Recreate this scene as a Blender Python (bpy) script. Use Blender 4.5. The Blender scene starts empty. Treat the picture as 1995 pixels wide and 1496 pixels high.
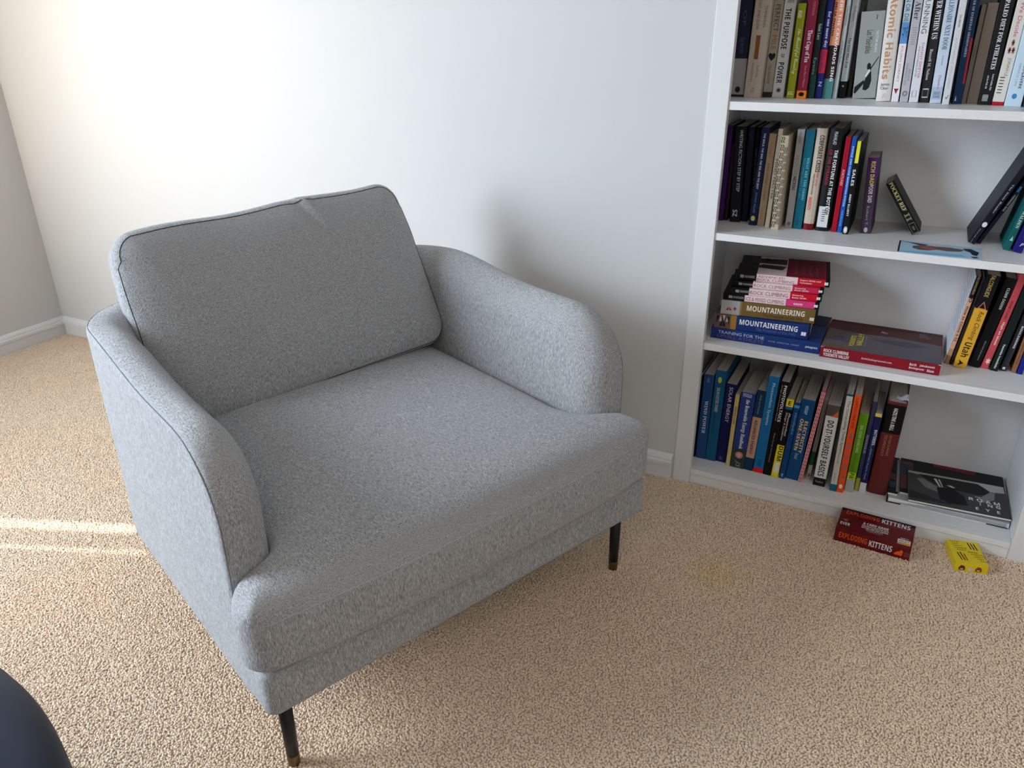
import bpy, bmesh, math, random
import numpy as np
from mathutils import Vector, Matrix
random.seed(7); np.random.seed(7)
SC = bpy.context.scene
COL = SC.collection

# ------------------------------------------------------------------ camera
cd = bpy.data.cameras.new('camera'); cam = bpy.data.objects.new('camera', cd); COL.objects.link(cam)
PITCH, YAW, ROLL, HC = 0.43589, 0.47306, -0.008183, 1.13
Fw = Vector((-math.sin(YAW)*math.cos(PITCH), math.cos(YAW)*math.cos(PITCH), -math.sin(PITCH)))
Rt = Vector((math.cos(YAW), math.sin(YAW), 0)); Up = Rt.cross(Fw)
R2 = math.cos(ROLL)*Rt + math.sin(ROLL)*Up; U2 = -math.sin(ROLL)*Rt + math.cos(ROLL)*Up
mw = Matrix((R2, U2, -Fw)).transposed().to_4x4(); mw.translation = (0, -1.8151, HC)
cam.matrix_world = mw
cd.sensor_width = 36; cd.lens = 36*1520.6/1995; cd.clip_start = .02
SC.camera = cam

# ------------------------------------------------------------------ world, light, exposure
SC.view_settings.view_transform = 'Standard'; SC.view_settings.look = 'None'
SC.view_settings.gamma = 1; SC.view_settings.use_curve_mapping = False
SC.view_settings.exposure = 0.0
wd = bpy.data.worlds.new('sky'); SC.world = wd; wd.use_nodes = True
bg = wd.node_tree.nodes['Background']; bg.inputs[0].default_value = (.62, .78, 1, 1); bg.inputs[1].default_value = 1.0

def area(name, loc, target, sx, sy, power, color, spread=180):
    l = bpy.data.lights.new(name, 'AREA'); l.shape = 'RECTANGLE'; l.size = sx; l.size_y = sy
    l.energy = power; l.color = color; l.spread = math.radians(spread)
    o = bpy.data.objects.new(name, l); COL.objects.link(o); o.location = loc
    d = Vector(target)-Vector(loc); o.rotation_euler = d.to_track_quat('-Z', 'Z').to_euler()
    return o
XL = -2.952
# daylight of the window in the left wall: blue sky light, and the warm light its sunlit
# surroundings throw at a slant across the back wall; an added soft fill lamp below the ceiling
area('left_window_daylight', (XL+.08, -2.05, 1.15), (-1.0, -1.15, .40), 1.7, 1.2, 98, (.73, .855, 1), 136)
area('left_window_warm_bounce', (XL+.04, -1.95, 1.25), (-2.42, 0, 1.25), .4, .9, 8.5, (1, .90, .74), 70)
area('ceiling_fill', (.6, -2.7, 2.42), (.3, -1.8, 0), 2.4, 2.0, 34, (1, .93, .85))
sl = bpy.data.lights.new('sun', 'SUN'); sl.energy = 14; sl.color = (1, .93, .8); sl.angle = math.radians(.6)
sun = bpy.data.objects.new('sun', sl); COL.objects.link(sun)
SUN_DIR = Vector((.93, .37, -.70))
sun.rotation_euler = SUN_DIR.to_track_quat('-Z', 'Y').to_euler(); sun.location = (-6, -3, 5)

# ------------------------------------------------------------------ helpers
def lin(c):
    return tuple(((v/255)/12.92 if v/255 <= .04045 else ((v/255+.055)/1.055)**2.4) for v in c)
def gain(c, g):     # printed colour; very dark inks a little deeper
    return tuple(min(.86, v*g*(.55+.45*min(1, v/.05))) for v in lin(c))
MATS = {}
def mat(name, color, rough=.6, spec=.5, sheen=0, metal=0):
    if name in MATS: return MATS[name]
    m = bpy.data.materials.new(name); m.use_nodes = True
    p = m.node_tree.nodes['Principled BSDF']
    p.inputs['Base Color'].default_value = (*color, 1); p.inputs['Roughness'].default_value = rough
    p.inputs['Specular IOR Level'].default_value = spec; p.inputs['Metallic'].default_value = metal
    if sheen: p.inputs['Sheen Weight'].default_value = sheen
    MATS[name] = m; return m
def N(m, t, **kw):
    n = m.node_tree.nodes.new(t)
    for k, v in kw.items(): setattr(n, k, v)
    return n
def Lk(m, a, b): m.node_tree.links.new(a, b)
def ramp(m, stops):
    r = N(m, 'ShaderNodeValToRGB'); e = r.color_ramp.elements
    e[0].position, e[0].color = stops[0][0], (*stops[0][1], 1)
    e[1].position, e[1].color = stops[-1][0], (*stops[-1][1], 1)
    for p, c in stops[1:-1]:
        x = e.new(p); x.color = (*c, 1)
    return r

def mesh_obj(name, verts, faces, mats, parent=None, smooth=False, midx=None, uvs=None):
    me = bpy.data.meshes.new(name); me.from_pydata([tuple(v) for v in verts], [], [tuple(f) for f in faces])
    for m in (mats if isinstance(mats, (list, tuple)) else [mats]): me.materials.append(m)
    if midx is not None:
        me.polygons.foreach_set('material_index', midx)
    if smooth: me.polygons.foreach_set('use_smooth', [True]*len(me.polygons))
    me.update()
    o = bpy.data.objects.new(name, me); COL.objects.link(o)
    if parent: o.parent = parent
    return o
def bm_obj(name, bm, mats, parent=None, smooth=False):
    me = bpy.data.meshes.new(name); bm.normal_update(); bm.to_mesh(me); bm.free()
    for m in (mats if isinstance(mats, (list, tuple)) else [mats]): me.materials.append(m)
    if smooth: me.polygons.foreach_set('use_smooth', [True]*len(me.polygons))
    o = bpy.data.objects.new(name, me); COL.objects.link(o)
    if parent: o.parent = parent
    return o
def box_bm(bm, x0, x1, y0, y1, z0, z1, bev=0, mi=0, segs=2):
    r = bmesh.ops.create_cube(bm, size=1)
    vs = r['verts']
    for v in vs:
        v.co = Vector(((x0+x1)/2+v.co.x*(x1-x0), (y0+y1)/2+v.co.y*(y1-y0), (z0+z1)/2+v.co.z*(z1-z0)))
    fs = list({f for v in vs for f in v.link_faces})
    for f in fs: f.material_index = mi
    if bev:
        es = list({e for v in vs for e in v.link_edges})
        bmesh.ops.bevel(bm, geom=es, offset=bev, segments=segs, profile=.6, affect='EDGES')
def box(name, x0, x1, y0, y1, z0, z1, m, parent=None, bev=.001):
    bm = bmesh.new(); box_bm(bm, x0, x1, y0, y1, z0, z1, bev); return bm_obj(name, bm, m, parent)
def empty(name, loc=(0, 0, 0), rz=0):
    o = bpy.data.objects.new(name, None); COL.objects.link(o); o.location = loc; o.rotation_euler = (0, 0, rz)
    o.empty_display_size = .05; return o
def tag(o, label=None, cat=None, group=None, kind=None):
    if label: o['label'] = label
    if cat: o['category'] = cat
    if group: o['group'] = group
    if kind: o['kind'] = kind
    return o
def tube(name, pts, r, m, parent=None, n=6, closed=False):
    pts = [Vector(p) for p in pts]; V = []; F = []; K = len(pts)
    up = Vector((0, 0, 1)); prev = None
    for i, p in enumerate(pts):
        a = pts[(i-1) % K] if (closed or i > 0) else p; b = pts[(i+1) % K] if (closed or i < K-1) else p
        t = (b-a).normalized()
        if prev is None:
            s = t.cross(up)
            if s.length < .1: s = t.cross(Vector((1, 0, 0)))
        else: s = prev - t*prev.dot(t)
        s.normalize(); prev = s; q = t.cross(s)
        for k in range(n):
            an = 2*math.pi*k/n; V.append(p+r*(math.cos(an)*s+math.sin(an)*q))
    for i in range(K if closed else K-1):
        for k in range(n):
            j = (i+1) % K; F.append((i*n+k, i*n+(k+1) % n, j*n+(k+1) % n, j*n+k))
    return mesh_obj(name, V, F, m, parent, smooth=True)

# text laid out into a rectangle: returns list of (verts2d, faces) in unit box
STY = {'bold': (0x1D5D4, 0x1D5EE, 0x1D7EC), 'serif': (0x1D400, 0x1D41A, 0x1D7CE), 
       'script': (0x1D4D0, 0x1D4EA, None)}
def restyle(s, st):
    k = {'cond': 'sans', 'condbold': 'bold', 'boldblock': 'bold'}.get(st, st)
    if k not in STY: return s
    A_, a_, d_ = STY[k]; out = ''
    for ch in s:
        if 'A' <= ch <= 'Z': out += chr(A_+ord(ch)-65)
        elif 'a' <= ch <= 'z': out += chr(a_+ord(ch)-97)
        elif d_ and '0' <= ch <= '9': out += chr(d_+ord(ch)-48)
        else: out += ch
    return out
TC = {}
def bake_texts(keys):
    """turn many text strings into flat outlines with one scene update"""
    todo = []
    for s, st in dict.fromkeys(keys):
        if (s, st) in TC: continue
        c = bpy.data.curves.new('t', 'FONT'); c.body = restyle(s, st); c.resolution_u = 2; c.fill_mode = 'FRONT'
        o = bpy.data.objects.new('t', c); COL.objects.link(o); todo.append(((s, st), o, c))
    dg = bpy.context.evaluated_depsgraph_get()
    for key, o, c in todo:
        me = bpy.data.meshes.new_from_object(o.evaluated_get(dg))
        V = np.array([v.co[:2] for v in me.vertices]); F = [tuple(p.vertices) for p in me.polygons]
        if len(V):
            if key[1] == 'italic': V[:, 0] += .28*V[:, 1]
            lo, hi = V.min(0), V.max(0); V = (V-lo)/np.maximum(hi-lo, 1e-6)
        TC[key] = (V, F); bpy.data.meshes.remove(me)
    for key, o, c in todo: bpy.data.objects.remove(o); bpy.data.curves.remove(c)
def text_shape(s, st='sans'):
    if (s, st) not in TC: bake_texts([(s, st)])
    return TC[(s, st)]
def lettering(s, st, org, ex, ey, m, parent, name='lettering'):
    """flat print: text fills the parallelogram org + u*ex + v*ey"""
    V, F = text_shape(s, st)
    if not len(V): return None
    org, ex, ey = Vector(org), Vector(ex), Vector(ey)
    return mesh_obj(name, [org+ex*float(a)+ey*float(b) for a, b in V], F, m, parent)
def poly(name, pts, m, parent):
    return mesh_obj(name, pts, [tuple(range(len(pts)))], m, parent)
def ink(c, g=1.15):
    return mat('print_%02x%02x%02x' % tuple(c), gain(c, g), .6, .3)

# ------------------------------------------------------------------ materials
def mat_wall(name, col, bump=.12):
    m = mat(name, col, .75, .25); p = m.node_tree.nodes['Principled BSDF']
    tc = N(m, 'ShaderNodeTexCoord'); n1 = N(m, 'ShaderNodeTexNoise'); n1.inputs['Scale'].default_value = 260; n1.inputs['Detail'].default_value = 2
    n2 = N(m, 'ShaderNodeTexNoise'); n2.inputs['Scale'].default_value = 2.2
    Lk(m, tc.outputs['Object'], n1.inputs['Vector']); Lk(m, tc.outputs['Object'], n2.inputs['Vector'])
    b = N(m, 'ShaderNodeBump'); b.inputs['Strength'].default_value = bump; b.inputs['Distance'].default_value = .0006
    Lk(m, n1.outputs['Fac'], b.inputs['Height']); Lk(m, b.outputs['Normal'], p.inputs['Normal'])
    r = ramp(m, [(.3, tuple(v*.975 for v in col)), (.7, col)]); Lk(m, n2.outputs['Fac'], r.inputs['Fac']); Lk(m, r.outputs['Color'], p.inputs['Base Color'])
    return m
M_WALL = mat_wall('painted_wall', (.66, .657, .645))
M_TRIM = mat_wall('trim_paint', (.80, .80, .795), .04); M_TRIM.node_tree.nodes['Principled BSDF'].inputs['Roughness'].default_value = .38
def mat_shelf():
    m = mat('shelf_paint', (.78, .78, .78), .35, .4); p = m.node_tree.nodes['Principled BSDF']
    tc = N(m, 'ShaderNodeTexCoord'); mp = N(m, 'ShaderNodeMapping'); mp.inputs['Scale'].default_value = (18, 18, 60)
    n1 = N(m, 'ShaderNodeTexNoise'); n1.inputs['Scale'].default_value = 3; n1.inputs['Detail'].default_value = 8; n1.inputs['Roughness'].default_value = .75
    Lk(m, tc.outputs['Object'], mp.inputs[0]); Lk(m, mp.outputs[0], n1.inputs['Vector'])
    r = ramp(m, [(.27, (.58, .57, .56)), (.34, (.82, .82, .815)), (.6, (.85, .85, .845))])
    Lk(m, n1.outputs['Fac'], r.inputs['Fac']); Lk(m, r.outputs['Color'], p.inputs['Base Color']); return m
M_SHELF = mat_shelf()

def mat_fabric():
    m = mat('heather_grey_fabric', (.35, .35, .35), .95, .15, .25); p = m.node_tree.nodes['Principled BSDF']
    p.inputs['Sheen Roughness'].default_value = .5
    tc = N(m, 'ShaderNodeTexCoord')
    def streak(scale, seed):
        mp = N(m, 'ShaderNodeMapping'); mp.inputs['Scale'].default_value = scale; mp.inputs['Location'].default_value = (seed, seed*2, seed*3)
        n = N(m, 'ShaderNodeTexNoise'); n.inputs['Scale'].default_value = 1; n.inputs['Detail'].default_value = 3; n.inputs['Roughness'].default_value = .6
        Lk(m, tc.outputs['Object'], mp.inputs[0]); Lk(m, mp.outputs[0], n.inputs['Vector']); return n.outputs['Fac']
    sv = streak((820, 820, 120), 1); sh = streak((760, 150, 760), 2); fine = streak((1500, 1500, 1500), 3)
    sp = N(m, 'ShaderNodeSeparateXYZ'); Lk(m, tc.outputs['Normal'], sp.inputs[0])
    ab = N(m, 'ShaderNodeMath', operation='ABSOLUTE'); Lk(m, sp.outputs['Z'], ab.inputs[0])
    sm = N(m, 'ShaderNodeMapRange'); sm.inputs['From Min'].default_value = .55; sm.inputs['From Max'].default_value = .85; Lk(m, ab.outputs[0], sm.inputs['Value'])
    mx = N(m, 'ShaderNodeMix', data_type='FLOAT'); Lk(m, sm.outputs[0], mx.inputs[0]); Lk(m, sv, mx.inputs[2]); Lk(m, sh, mx.inputs[3])
    mf = N(m, 'ShaderNodeMix', data_type='FLOAT'); mf.inputs[0].default_value = .35; Lk(m, mx.outputs[0], mf.inputs[2]); Lk(m, fine, mf.inputs[3])
    r = ramp(m, [(.35, (.13, .13, .131)), (.46, (.31, .31, .313)), (.54, (.43, .43, .433)), (.67, (.69, .69, .69))])
    Lk(m, mf.outputs[0], r.inputs['Fac']); Lk(m, r.outputs['Color'], p.inputs['Base Color'])
    # woven relief
    v = N(m, 'ShaderNodeTexVoronoi'); v.inputs['Scale'].default_value = 520; v.inputs['Randomness'].default_value = .55; Lk(m, tc.outputs['Object'], v.inputs['Vector'])
    ad = N(m, 'ShaderNodeMath', operation='SUBTRACT'); Lk(m, mf.outputs[0], ad.inputs[0]); Lk(m, v.outputs['Distance'], ad.inputs[1])
    b = N(m, 'ShaderNodeBump'); b.inputs['Strength'].default_value = .55; b.inputs['Distance'].default_value = .0012
    Lk(m, ad.outputs[0], b.inputs['Height']); Lk(m, b.outputs['Normal'], p.inputs['Normal'])
    return m
M_FAB = mat_fabric()
M_SEAM_D = mat('seam_groove_shade', (.19, .195, .205), .9, .1)  # darker than the fabric: paints the shade in the arm seam groove
M_SEAM_K = mat('cushion_seam_thread', (.03, .034, .045), .9, .1)
M_SEAM_L = mat('seam_stitch_thread', (.46, .465, .47), .9, .1)
M_LEG = mat('black_leg_paint', (.006, .006, .007), .42, .4)
M_BRASS = mat('brass_leg_tip', (.17, .115, .055), .4, .5, 0, .85)

def mat_carpet(name, base, use_obj):
    m = mat(name, base, 1.0, .05, .15); p = m.node_tree.nodes['Principled BSDF']
    g = N(m, 'ShaderNodeNewGeometry'); oi = N(m, 'ShaderNodeObjectInfo')
    n1 = N(m, 'ShaderNodeTexNoise'); n1.inputs['Scale'].default_value = 1.7; n1.inputs['Detail'].default_value = 3
    Lk(m, g.outputs['Position'], n1.inputs['Vector'])
    n2 = N(m, 'ShaderNodeTexNoise'); n2.inputs['Scale'].default_value = 160; n2.inputs['Detail'].default_value = 2
    Lk(m, g.outputs['Position'], n2.inputs['Vector'])
    c1 = tuple(base); c2 = (base[0]*1.02, base[1]*.955, base[2]*.93); 
    r = ramp(m, [(.35, c1), (.65, c2)]); Lk(m, n1.outputs['Fac'], r.inputs['Fac'])
    # random yarn value
    mr = N(m, 'ShaderNodeMapRange'); mr.inputs['To Min'].default_value = .87; mr.inputs['To Max'].default_value = 1.08
    Lk(m, (oi.outputs['Random'] if use_obj else n2.outputs['Fac']), mr.inputs['Value'])
    mu = N(m, 'ShaderNodeMix', data_type='RGBA', blend_type='MULTIPLY'); mu.inputs[0].default_value = 1
    Lk(m, r.outputs['Color'], mu.inputs[6]); Lk(m, mr.outputs[0], mu.inputs[7])
    # yellow stain in the pile in front of the armchair leg
    vm = N(m, 'ShaderNodeVectorMath', operation='DISTANCE'); vm.inputs[1].default_value = (-.235, -.36, 0); Lk(m, g.outputs['Position'], vm.inputs[0])
    st = N(m, 'ShaderNodeMapRange'); st.inputs['From Min'].default_value = .015; st.inputs['From Max'].default_value = .085; st.inputs['To Min'].default_value = .42; st.inputs['To Max'].default_value = 0
    Lk(m, vm.outputs['Value'], st.inputs['Value'])
    ms = N(m, 'ShaderNodeMix', data_type='RGBA', blend_type='MULTIPLY'); Lk(m, st.outputs[0], ms.inputs[0]); Lk(m, mu.outputs[2], ms.inputs[6]); ms.inputs[7].default_value = (1, .88, .5, 1)
    Lk(m, ms.outputs[2], p.inputs['Base Color'])
    return m
M_PILE = mat_carpet('carpet_yarn', (.84, .68, .51), True)
M_CARPET = mat_carpet('carpet_backing', (.60, .47, .345), False)
# ------------------------------------------------------------------ room shell
def struct(o, parent=None):
    o['kind'] = 'structure'; return o
XR, YB, ZC = 2.6, -4.6, 2.5
ZF = -.0032
struct(box('floor', XL-.1, XR+.1, YB-.1, .36, ZF-.1, ZF, M_CARPET, bev=0))
struct(box('ceiling', XL-.1, XR+.1, YB-.1, .36, ZC, ZC+.1, M_WALL, bev=0))
NL, NR = -.4392, .3855     # bookcase niche in the wall
bm = bmesh.new()
box_bm(bm, XL-.1, NL-.0004, 0, .1, ZF, ZC); box_bm(bm, NR+.0004, XR+.1, 0, .1, ZF, ZC); box_bm(bm, NL-.0004, NR+.0004, 0, .1, 2.12, ZC)
struct(bm_obj('wall_back', bm, M_WALL))
# left wall with a window opening
wy0, wy1, wz0, wz1 = -3.1, -1.2, .45, 2.05
bm = bmesh.new()
box_bm(bm, XL-.1, XL, wy1, 0, ZF, ZC); box_bm(bm, XL-.1, XL, YB, wy0, ZF, ZC)
box_bm(bm, XL-.1, XL, wy0, wy1, ZF, wz0); box_bm(bm, XL-.1, XL, wy0, wy1, wz1, ZC)
struct(bm_obj('wall_left', bm, M_WALL))
struct(box('wall_right', XR, XR+.1, YB, 0, ZF, ZC, M_WALL, bev=0))
bm = bmesh.new(); fx0, fx1, fz0, fz1 = .6, 1.9, .85, 2.1
box_bm(bm, XL-.1, fx0, YB-.1, YB, ZF, ZC); box_bm(bm, fx1, XR+.1, YB-.1, YB, ZF, ZC)
box_bm(bm, fx0, fx1, YB-.1, YB, ZF, fz0); box_bm(bm, fx0, fx1, YB-.1, YB, fz1, ZC)
struct(bm_obj('wall_front', bm, M_WALL))
win = tag(empty('window_1', (XL-.08, (wy0+wy1)/2, wz0)), kind='structure')
def wbox(name, y0, y1, z0, z1, x0=-.06, x1=-.03):
    o = box(name, XL+x0-win.location.x, XL+x1-win.location.x, y0-win.location.y, y1-win.location.y, z0-win.location.z, z1-win.location.z, M_TRIM, win); return o
wbox('window_frame', wy0, wy1, wz0, wz0+.04, -.09, -.062); wbox('window_frame', wy0, wy1, wz1-.04, wz1, -.09, -.062)
# added unseen boards, shaped so their gaps cut the sun into two streaks
for y0, y1, z0, z1 in ((wy0, -2.3, wz0, wz1), (-2.298, -1.498, wz0, wz1), (-1.478, -1.415, wz0, wz1), (-1.368, wy1, wz0, wz1), (-1.498, -1.478, 1.17, wz1), (-1.415, -1.368, 1.10, wz1)):
    wbox('sun_mask_board', y0, y1, z0, z1)

def baseboard(name, x0, x1, y0, along, flip=1):
    # stepped profile (out from wall, height)
    P = [(0, ZF), (.011, ZF), (.011, .040), (.0165, .0425), (.0165, .052), (.0125, .0545), (.0125, .060), (.009, .066), (.004, .0705), (0, .0715)]
    V = []; F = []
    for t in (x0, x1):
        for d, z in P:
            V.append((t, y0-d, z) if along == 'x' else (y0+d, t, z))
    n = len(P)
    for i in range(n-1): F.append((i, i+1, n+i+1, n+i))
    F.append(tuple(range(n))); F.append(tuple(range(2*n-1, n-1, -1)))
    return struct(mesh_obj(name, V, F, M_TRIM))
baseboard('baseboard_back', XL+.012, -.4445, 0, 'x')
baseboard('baseboard_left', YB, -.0002, XL, 'y')
baseboard('baseboard_right', NR+.004, XR, 0, 'x')

# ------------------------------------------------------------------ carpet pile (uncountable tufts)
def make_pile():
    src = []
    for k in range(5):
        bm = bmesh.new(); bmesh.ops.create_icosphere(bm, subdivisions=2 if k < 5 else 1, radius=1)
        ph = random.uniform(0, 6.28)
        for v in bm.verts:
            z = v.co.z; a = .45*math.sin(1.6*z+ph); r = 1+.28*math.sin(3*math.atan2(v.co.y, v.co.x)+4*z+ph)
            v.co = Vector((v.co.x*.0021*r+a*.0006, v.co.y*.0019*r+.0004*math.sin(2.2*z+ph*2), z*.0021))
        me = bpy.data.meshes.new('tuft'); bm.to_mesh(me); bm.free(); me.materials.append(M_PILE)
        me.polygons.foreach_set('use_smooth', [True]*len(me.polygons))
        src.append(bpy.data.objects.new('tuft', me))
    tc = bpy.data.collections.new('tufts')
    for s in src: tc.objects.link(s)
    # points on a jittered grid over the part of the floor the photograph shows
    sp = .0036
    xs = np.arange(XL+.002, .85, sp); ys = np.arange(-2.35, -.003, sp)
    X, Y = np.meshgrid(xs, ys); X = X.ravel(); Y = Y.ravel()
    X = X+np.random.uniform(-.5, .5, X.size)*sp*1.2; Y = Y+np.random.uniform(-.5, .5, Y.size)*sp*1.2
    # keep what can be seen (a margin round the camera frustum), generous so a step aside still works
    P = np.stack([X, Y+1.8151, np.full_like(X, -HC)], 1); c = P @ np.array([list(R2), list(-U2), list(Fw)]).T
    u = c[:, 0]/c[:, 2]; v = c[:, 1]/c[:, 2]
    keep = (c[:, 2] > .1) & (np.abs(u) < .80) & (v < .62) & (v > -.6) & (Y < -.003) & (X > XL+.012)
    X, Y = X[keep], Y[keep]; n = X.size
    me = bpy.data.meshes.new('carpet_pile'); me.vertices.add(n)
    co = np.stack([X, Y, np.random.uniform(-.0025, -.0012, n)], 1).astype(np.float32); me.vertices.foreach_set('co', co.ravel())
    at = me.attributes.new('rot', 'FLOAT_VECTOR', 'POINT')
    tilt = np.stack([np.random.normal(0, .38, n), np.random.normal(0, .38, n), np.random.uniform(0, 6.283, n)], 1).astype(np.float32); at.data.foreach_set('vector', tilt.ravel())
    a2 = me.attributes.new('siz', 'FLOAT', 'POINT'); a2.data.foreach_set('value', np.random.uniform(.8, 1.3, n).astype(np.float32))
    me.materials.append(M_PILE)
    o = bpy.data.objects.new('carpet_pile', me); COL.objects.link(o)
    ng = bpy.data.node_groups.new('pile', 'GeometryNodeTree')
    ng.interface.new_socket('Geometry', in_out='INPUT', socket_type='NodeSocketGeometry'); ng.interface.new_socket('Geometry', in_out='OUTPUT', socket_type='NodeSocketGeometry')
    gi = ng.nodes.new('NodeGroupInput'); go = ng.nodes.new('NodeGroupOutput')
    m2p = ng.nodes.new('GeometryNodeMeshToPoints'); ip = ng.nodes.new('GeometryNodeInstanceOnPoints'); ci = ng.nodes.new('GeometryNodeCollectionInfo')
    ci.inputs['Collection'].default_value = tc; ci.inputs['Separate Children'].default_value = True; ci.inputs['Reset Children'].default_value = True
    ra = ng.nodes.new('GeometryNodeInputNamedAttribute'); ra.data_type = 'FLOAT_VECTOR'; ra.inputs['Name'].default_value = 'rot'
    sa = ng.nodes.new('GeometryNodeInputNamedAttribute'); sa.data_type = 'FLOAT'; sa.inputs['Name'].default_value = 'siz'
    ng.links.new(gi.outputs[0], m2p.inputs[0]); ng.links.new(m2p.outputs[0], ip.inputs['Points']); ng.links.new(ci.outputs[0], ip.inputs['Instance'])
    ip.inputs['Pick Instance'].default_value = True
    ng.links.new(ra.outputs[0], ip.inputs['Rotation']); ng.links.new(sa.outputs[0], ip.inputs['Scale']); ng.links.new(ip.outputs[0], go.inputs[0])
    md = o.modifiers.new('pile', 'NODES'); md.node_group = ng
    return o, n
pile, NP = make_pile(); tag(pile, 'cream twisted carpet pile covering the whole floor', 'carpet', kind='stuff')
print('tufts', NP)

# ------------------------------------------------------------------ built-in bookcase
bc = tag(empty('bookcase', ((NL+NR)/2, 0, 0)), 'white built-in bookcase set into the wall, filled with books', 'bookcase')
def bbox(name, x0, x1, y0, y1, z0, z1, m=M_SHELF, bev=.001):
    ox = bc.location.x
    return box(name, x0-ox, x1-ox, y0, y1, z0, z1, m, bc, bev)
IL, IR, BY = -.4225, .3475, .285
SHZ = [(.0407, .014), (.4022, .0178), (.6777, .0168), (.9670, .0175), (1.252, .0175), (1.54, .0175), (1.83, .0175)]
bbox('stile', NL, -.3944, -.004, .018, ZF, 2.12, M_TRIM, .0012); bbox('stile', .3475, NR, -.004, .018, ZF, 2.12, M_TRIM, .0012)
bbox('side_panel', NL+.001, IL, .0185, BY, ZF, 2.12); bbox('side_panel', IR, NR-.001, .0185, BY, ZF, 2.12)
bbox('back_panel', NL+.001, NR-.001, BY+.0005, BY+.012, ZF, 2.12)
for z, t in SHZ:
    f = -.003 if z < .1 else .0
    bm = bmesh.new(); ox = bc.location.x
    box_bm(bm, -.3940-ox, .3471-ox, f, .0185, z-t, z, .0010); box_bm(bm, IL+.0004-ox, IR-.0004-ox, .0185, BY, z-t, z, 0)
    bm_obj('shelf', bm, M_SHELF, bc)
bbox('top_panel', NL+.001, NR-.001, .0185, BY, 2.1, 2.12)
bbox('kick_board', -.3940, .3471, .001, .015, ZF, .0265, M_SHELF)

# ------------------------------------------------------------------ soft shapes: signed distance fields meshed by surface nets
def rmax(a, b, r):   # intersection with a rounded edge of radius r
    p = a+r; q = b+r
    return np.minimum(np.maximum(p, q), 0)+np.sqrt(np.maximum(p, 0)**2+np.maximum(q, 0)**2)-r
def smin(a, b, k):
    h = np.clip(.5+.5*(b-a)/k, 0, 1); return b*(1-h)+a*h-k*h*(1-h)
def rbox2(x, y, x0, x1, y0, y1, r):
    qx = np.abs(x-(x0+x1)/2)-(x1-x0)/2+r; qy = np.abs(y-(y0+y1)/2)-(y1-y0)/2+r
    return np.minimum(np.maximum(qx, qy), 0)+np.sqrt(np.maximum(qx, 0)**2+np.maximum(qy, 0)**2)-r
def sstep(a, b, x):
    t = np.clip((x-a)/(b-a), 0, 1); return t*t*(3-2*t)
def nets(f, lo, hi, h):
    ax = [np.arange(l, u+h, h) for l, u in zip(lo, hi)]
    X, Y, Z = np.meshgrid(*ax, indexing='ij'); D = f(X, Y, Z); S = D < 0
    nx, ny, nz = D.shape
    cs = np.zeros((nx-1, ny-1, nz-1, 3)); cn = np.zeros((nx-1, ny-1, nz-1))
    g = np.stack([X, Y, Z], -1)
    def sl(o): return tuple(slice(o[i], D.shape[i]-1+o[i]) for i in range(3))
    corners = [(i, j, k) for i in (0, 1) for j in (0, 1) for k in (0, 1)]
    for a in corners:
        for b in corners:
            if sum(abs(a[i]-b[i]) for i in range(3)) == 1 and a < b:
                Da, Db = D[sl(a)], D[sl(b)]; cr = (Da < 0) != (Db < 0)
                t = np.where(cr, Da/np.where(cr, Da-Db, 1), 0)
                P = g[sl(a)]*(1-t[..., None])+g[sl(b)]*t[..., None]
                cs += np.where(cr[..., None], P, 0); cn += cr
    act = cn > 0; idx = -np.ones(act.shape, int); idx[act] = np.arange(act.sum()); V = cs[act]/cn[act][:, None]
    F = []
    for d in range(3):
        o = [0, 0, 0]; o[d] = 1
        A0 = S[tuple(slice(0, s-(1 if i == d else 0)) for i, s in enumerate(S.shape))]; B0 = S[tuple(slice((1 if i == d else 0), None) for i, s in enumerate(S.shape))]
        e1, e2 = [(1, 2), (2, 0), (0, 1)][d]
        cr = np.argwhere(A0 != B0)
        ok = (cr[:, e1] > 0) & (cr[:, e2] > 0) & (cr[:, e1] < idx.shape[e1]) & (cr[:, e2] < idx.shape[e2]); cr = cr[ok]
        q = []
        for s1, s2 in ((-1, -1), (0, -1), (0, 0), (-1, 0)):
            c = cr.copy(); c[:, e1] += s1; c[:, e2] += s2; q.append(idx[c[:, 0], c[:, 1], c[:, 2]])
        q = np.stack(q, 1); inside = A0[cr[:, 0], cr[:, 1], cr[:, 2]]
        q[~inside] = q[~inside][:, ::-1]; F.append(q[(q >= 0).all(1)])
    F = np.concatenate(F)
    for _ in range(3): V = project(f, V)
    return V, F
def project(f, V, e=1e-4):
    d = f(V[:, 0], V[:, 1], V[:, 2]); G = np.stack([f(V[:, 0]+(e if i == 0 else 0), V[:, 1]+(e if i == 1 else 0), V[:, 2]+(e if i == 2 else 0))-d for i in range(3)], 1)/e
    L = np.maximum((G**2).sum(1), .05)
    st = np.clip(d/L, -.004, .004); return V-G*st[:, None]
def soft(name, V, F, m, parent):
    me = bpy.data.meshes.new(name); me.vertices.add(len(V)); me.vertices.foreach_set('co', V.astype(np.float32).ravel())
    me.loops.add(F.size); me.loops.foreach_set('vertex_index', F.astype(np.int32).ravel())
    me.polygons.add(len(F)); me.polygons.foreach_set('loop_start', np.arange(0, F.size, 4, dtype=np.int32)); me.polygons.foreach_set('use_smooth', np.ones(len(F), bool))
    me.materials.append(m); me.update(calc_edges=True); me.validate()
    o = bpy.data.objects.new(name, me); COL.objects.link(o); o.parent = parent; return o
def sub(V, F, sel):
    f = F[sel]; u, inv = np.unique(f, return_inverse=True); return V[u], inv.reshape(f.shape)
def seam(name, f, pts, r, m, parent, closed=False, off=0):
    P = np.array(pts, float)
    for _ in range(8): P = project(f, P)
    return tube(name, P, r, m, parent, 6, closed)

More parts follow.
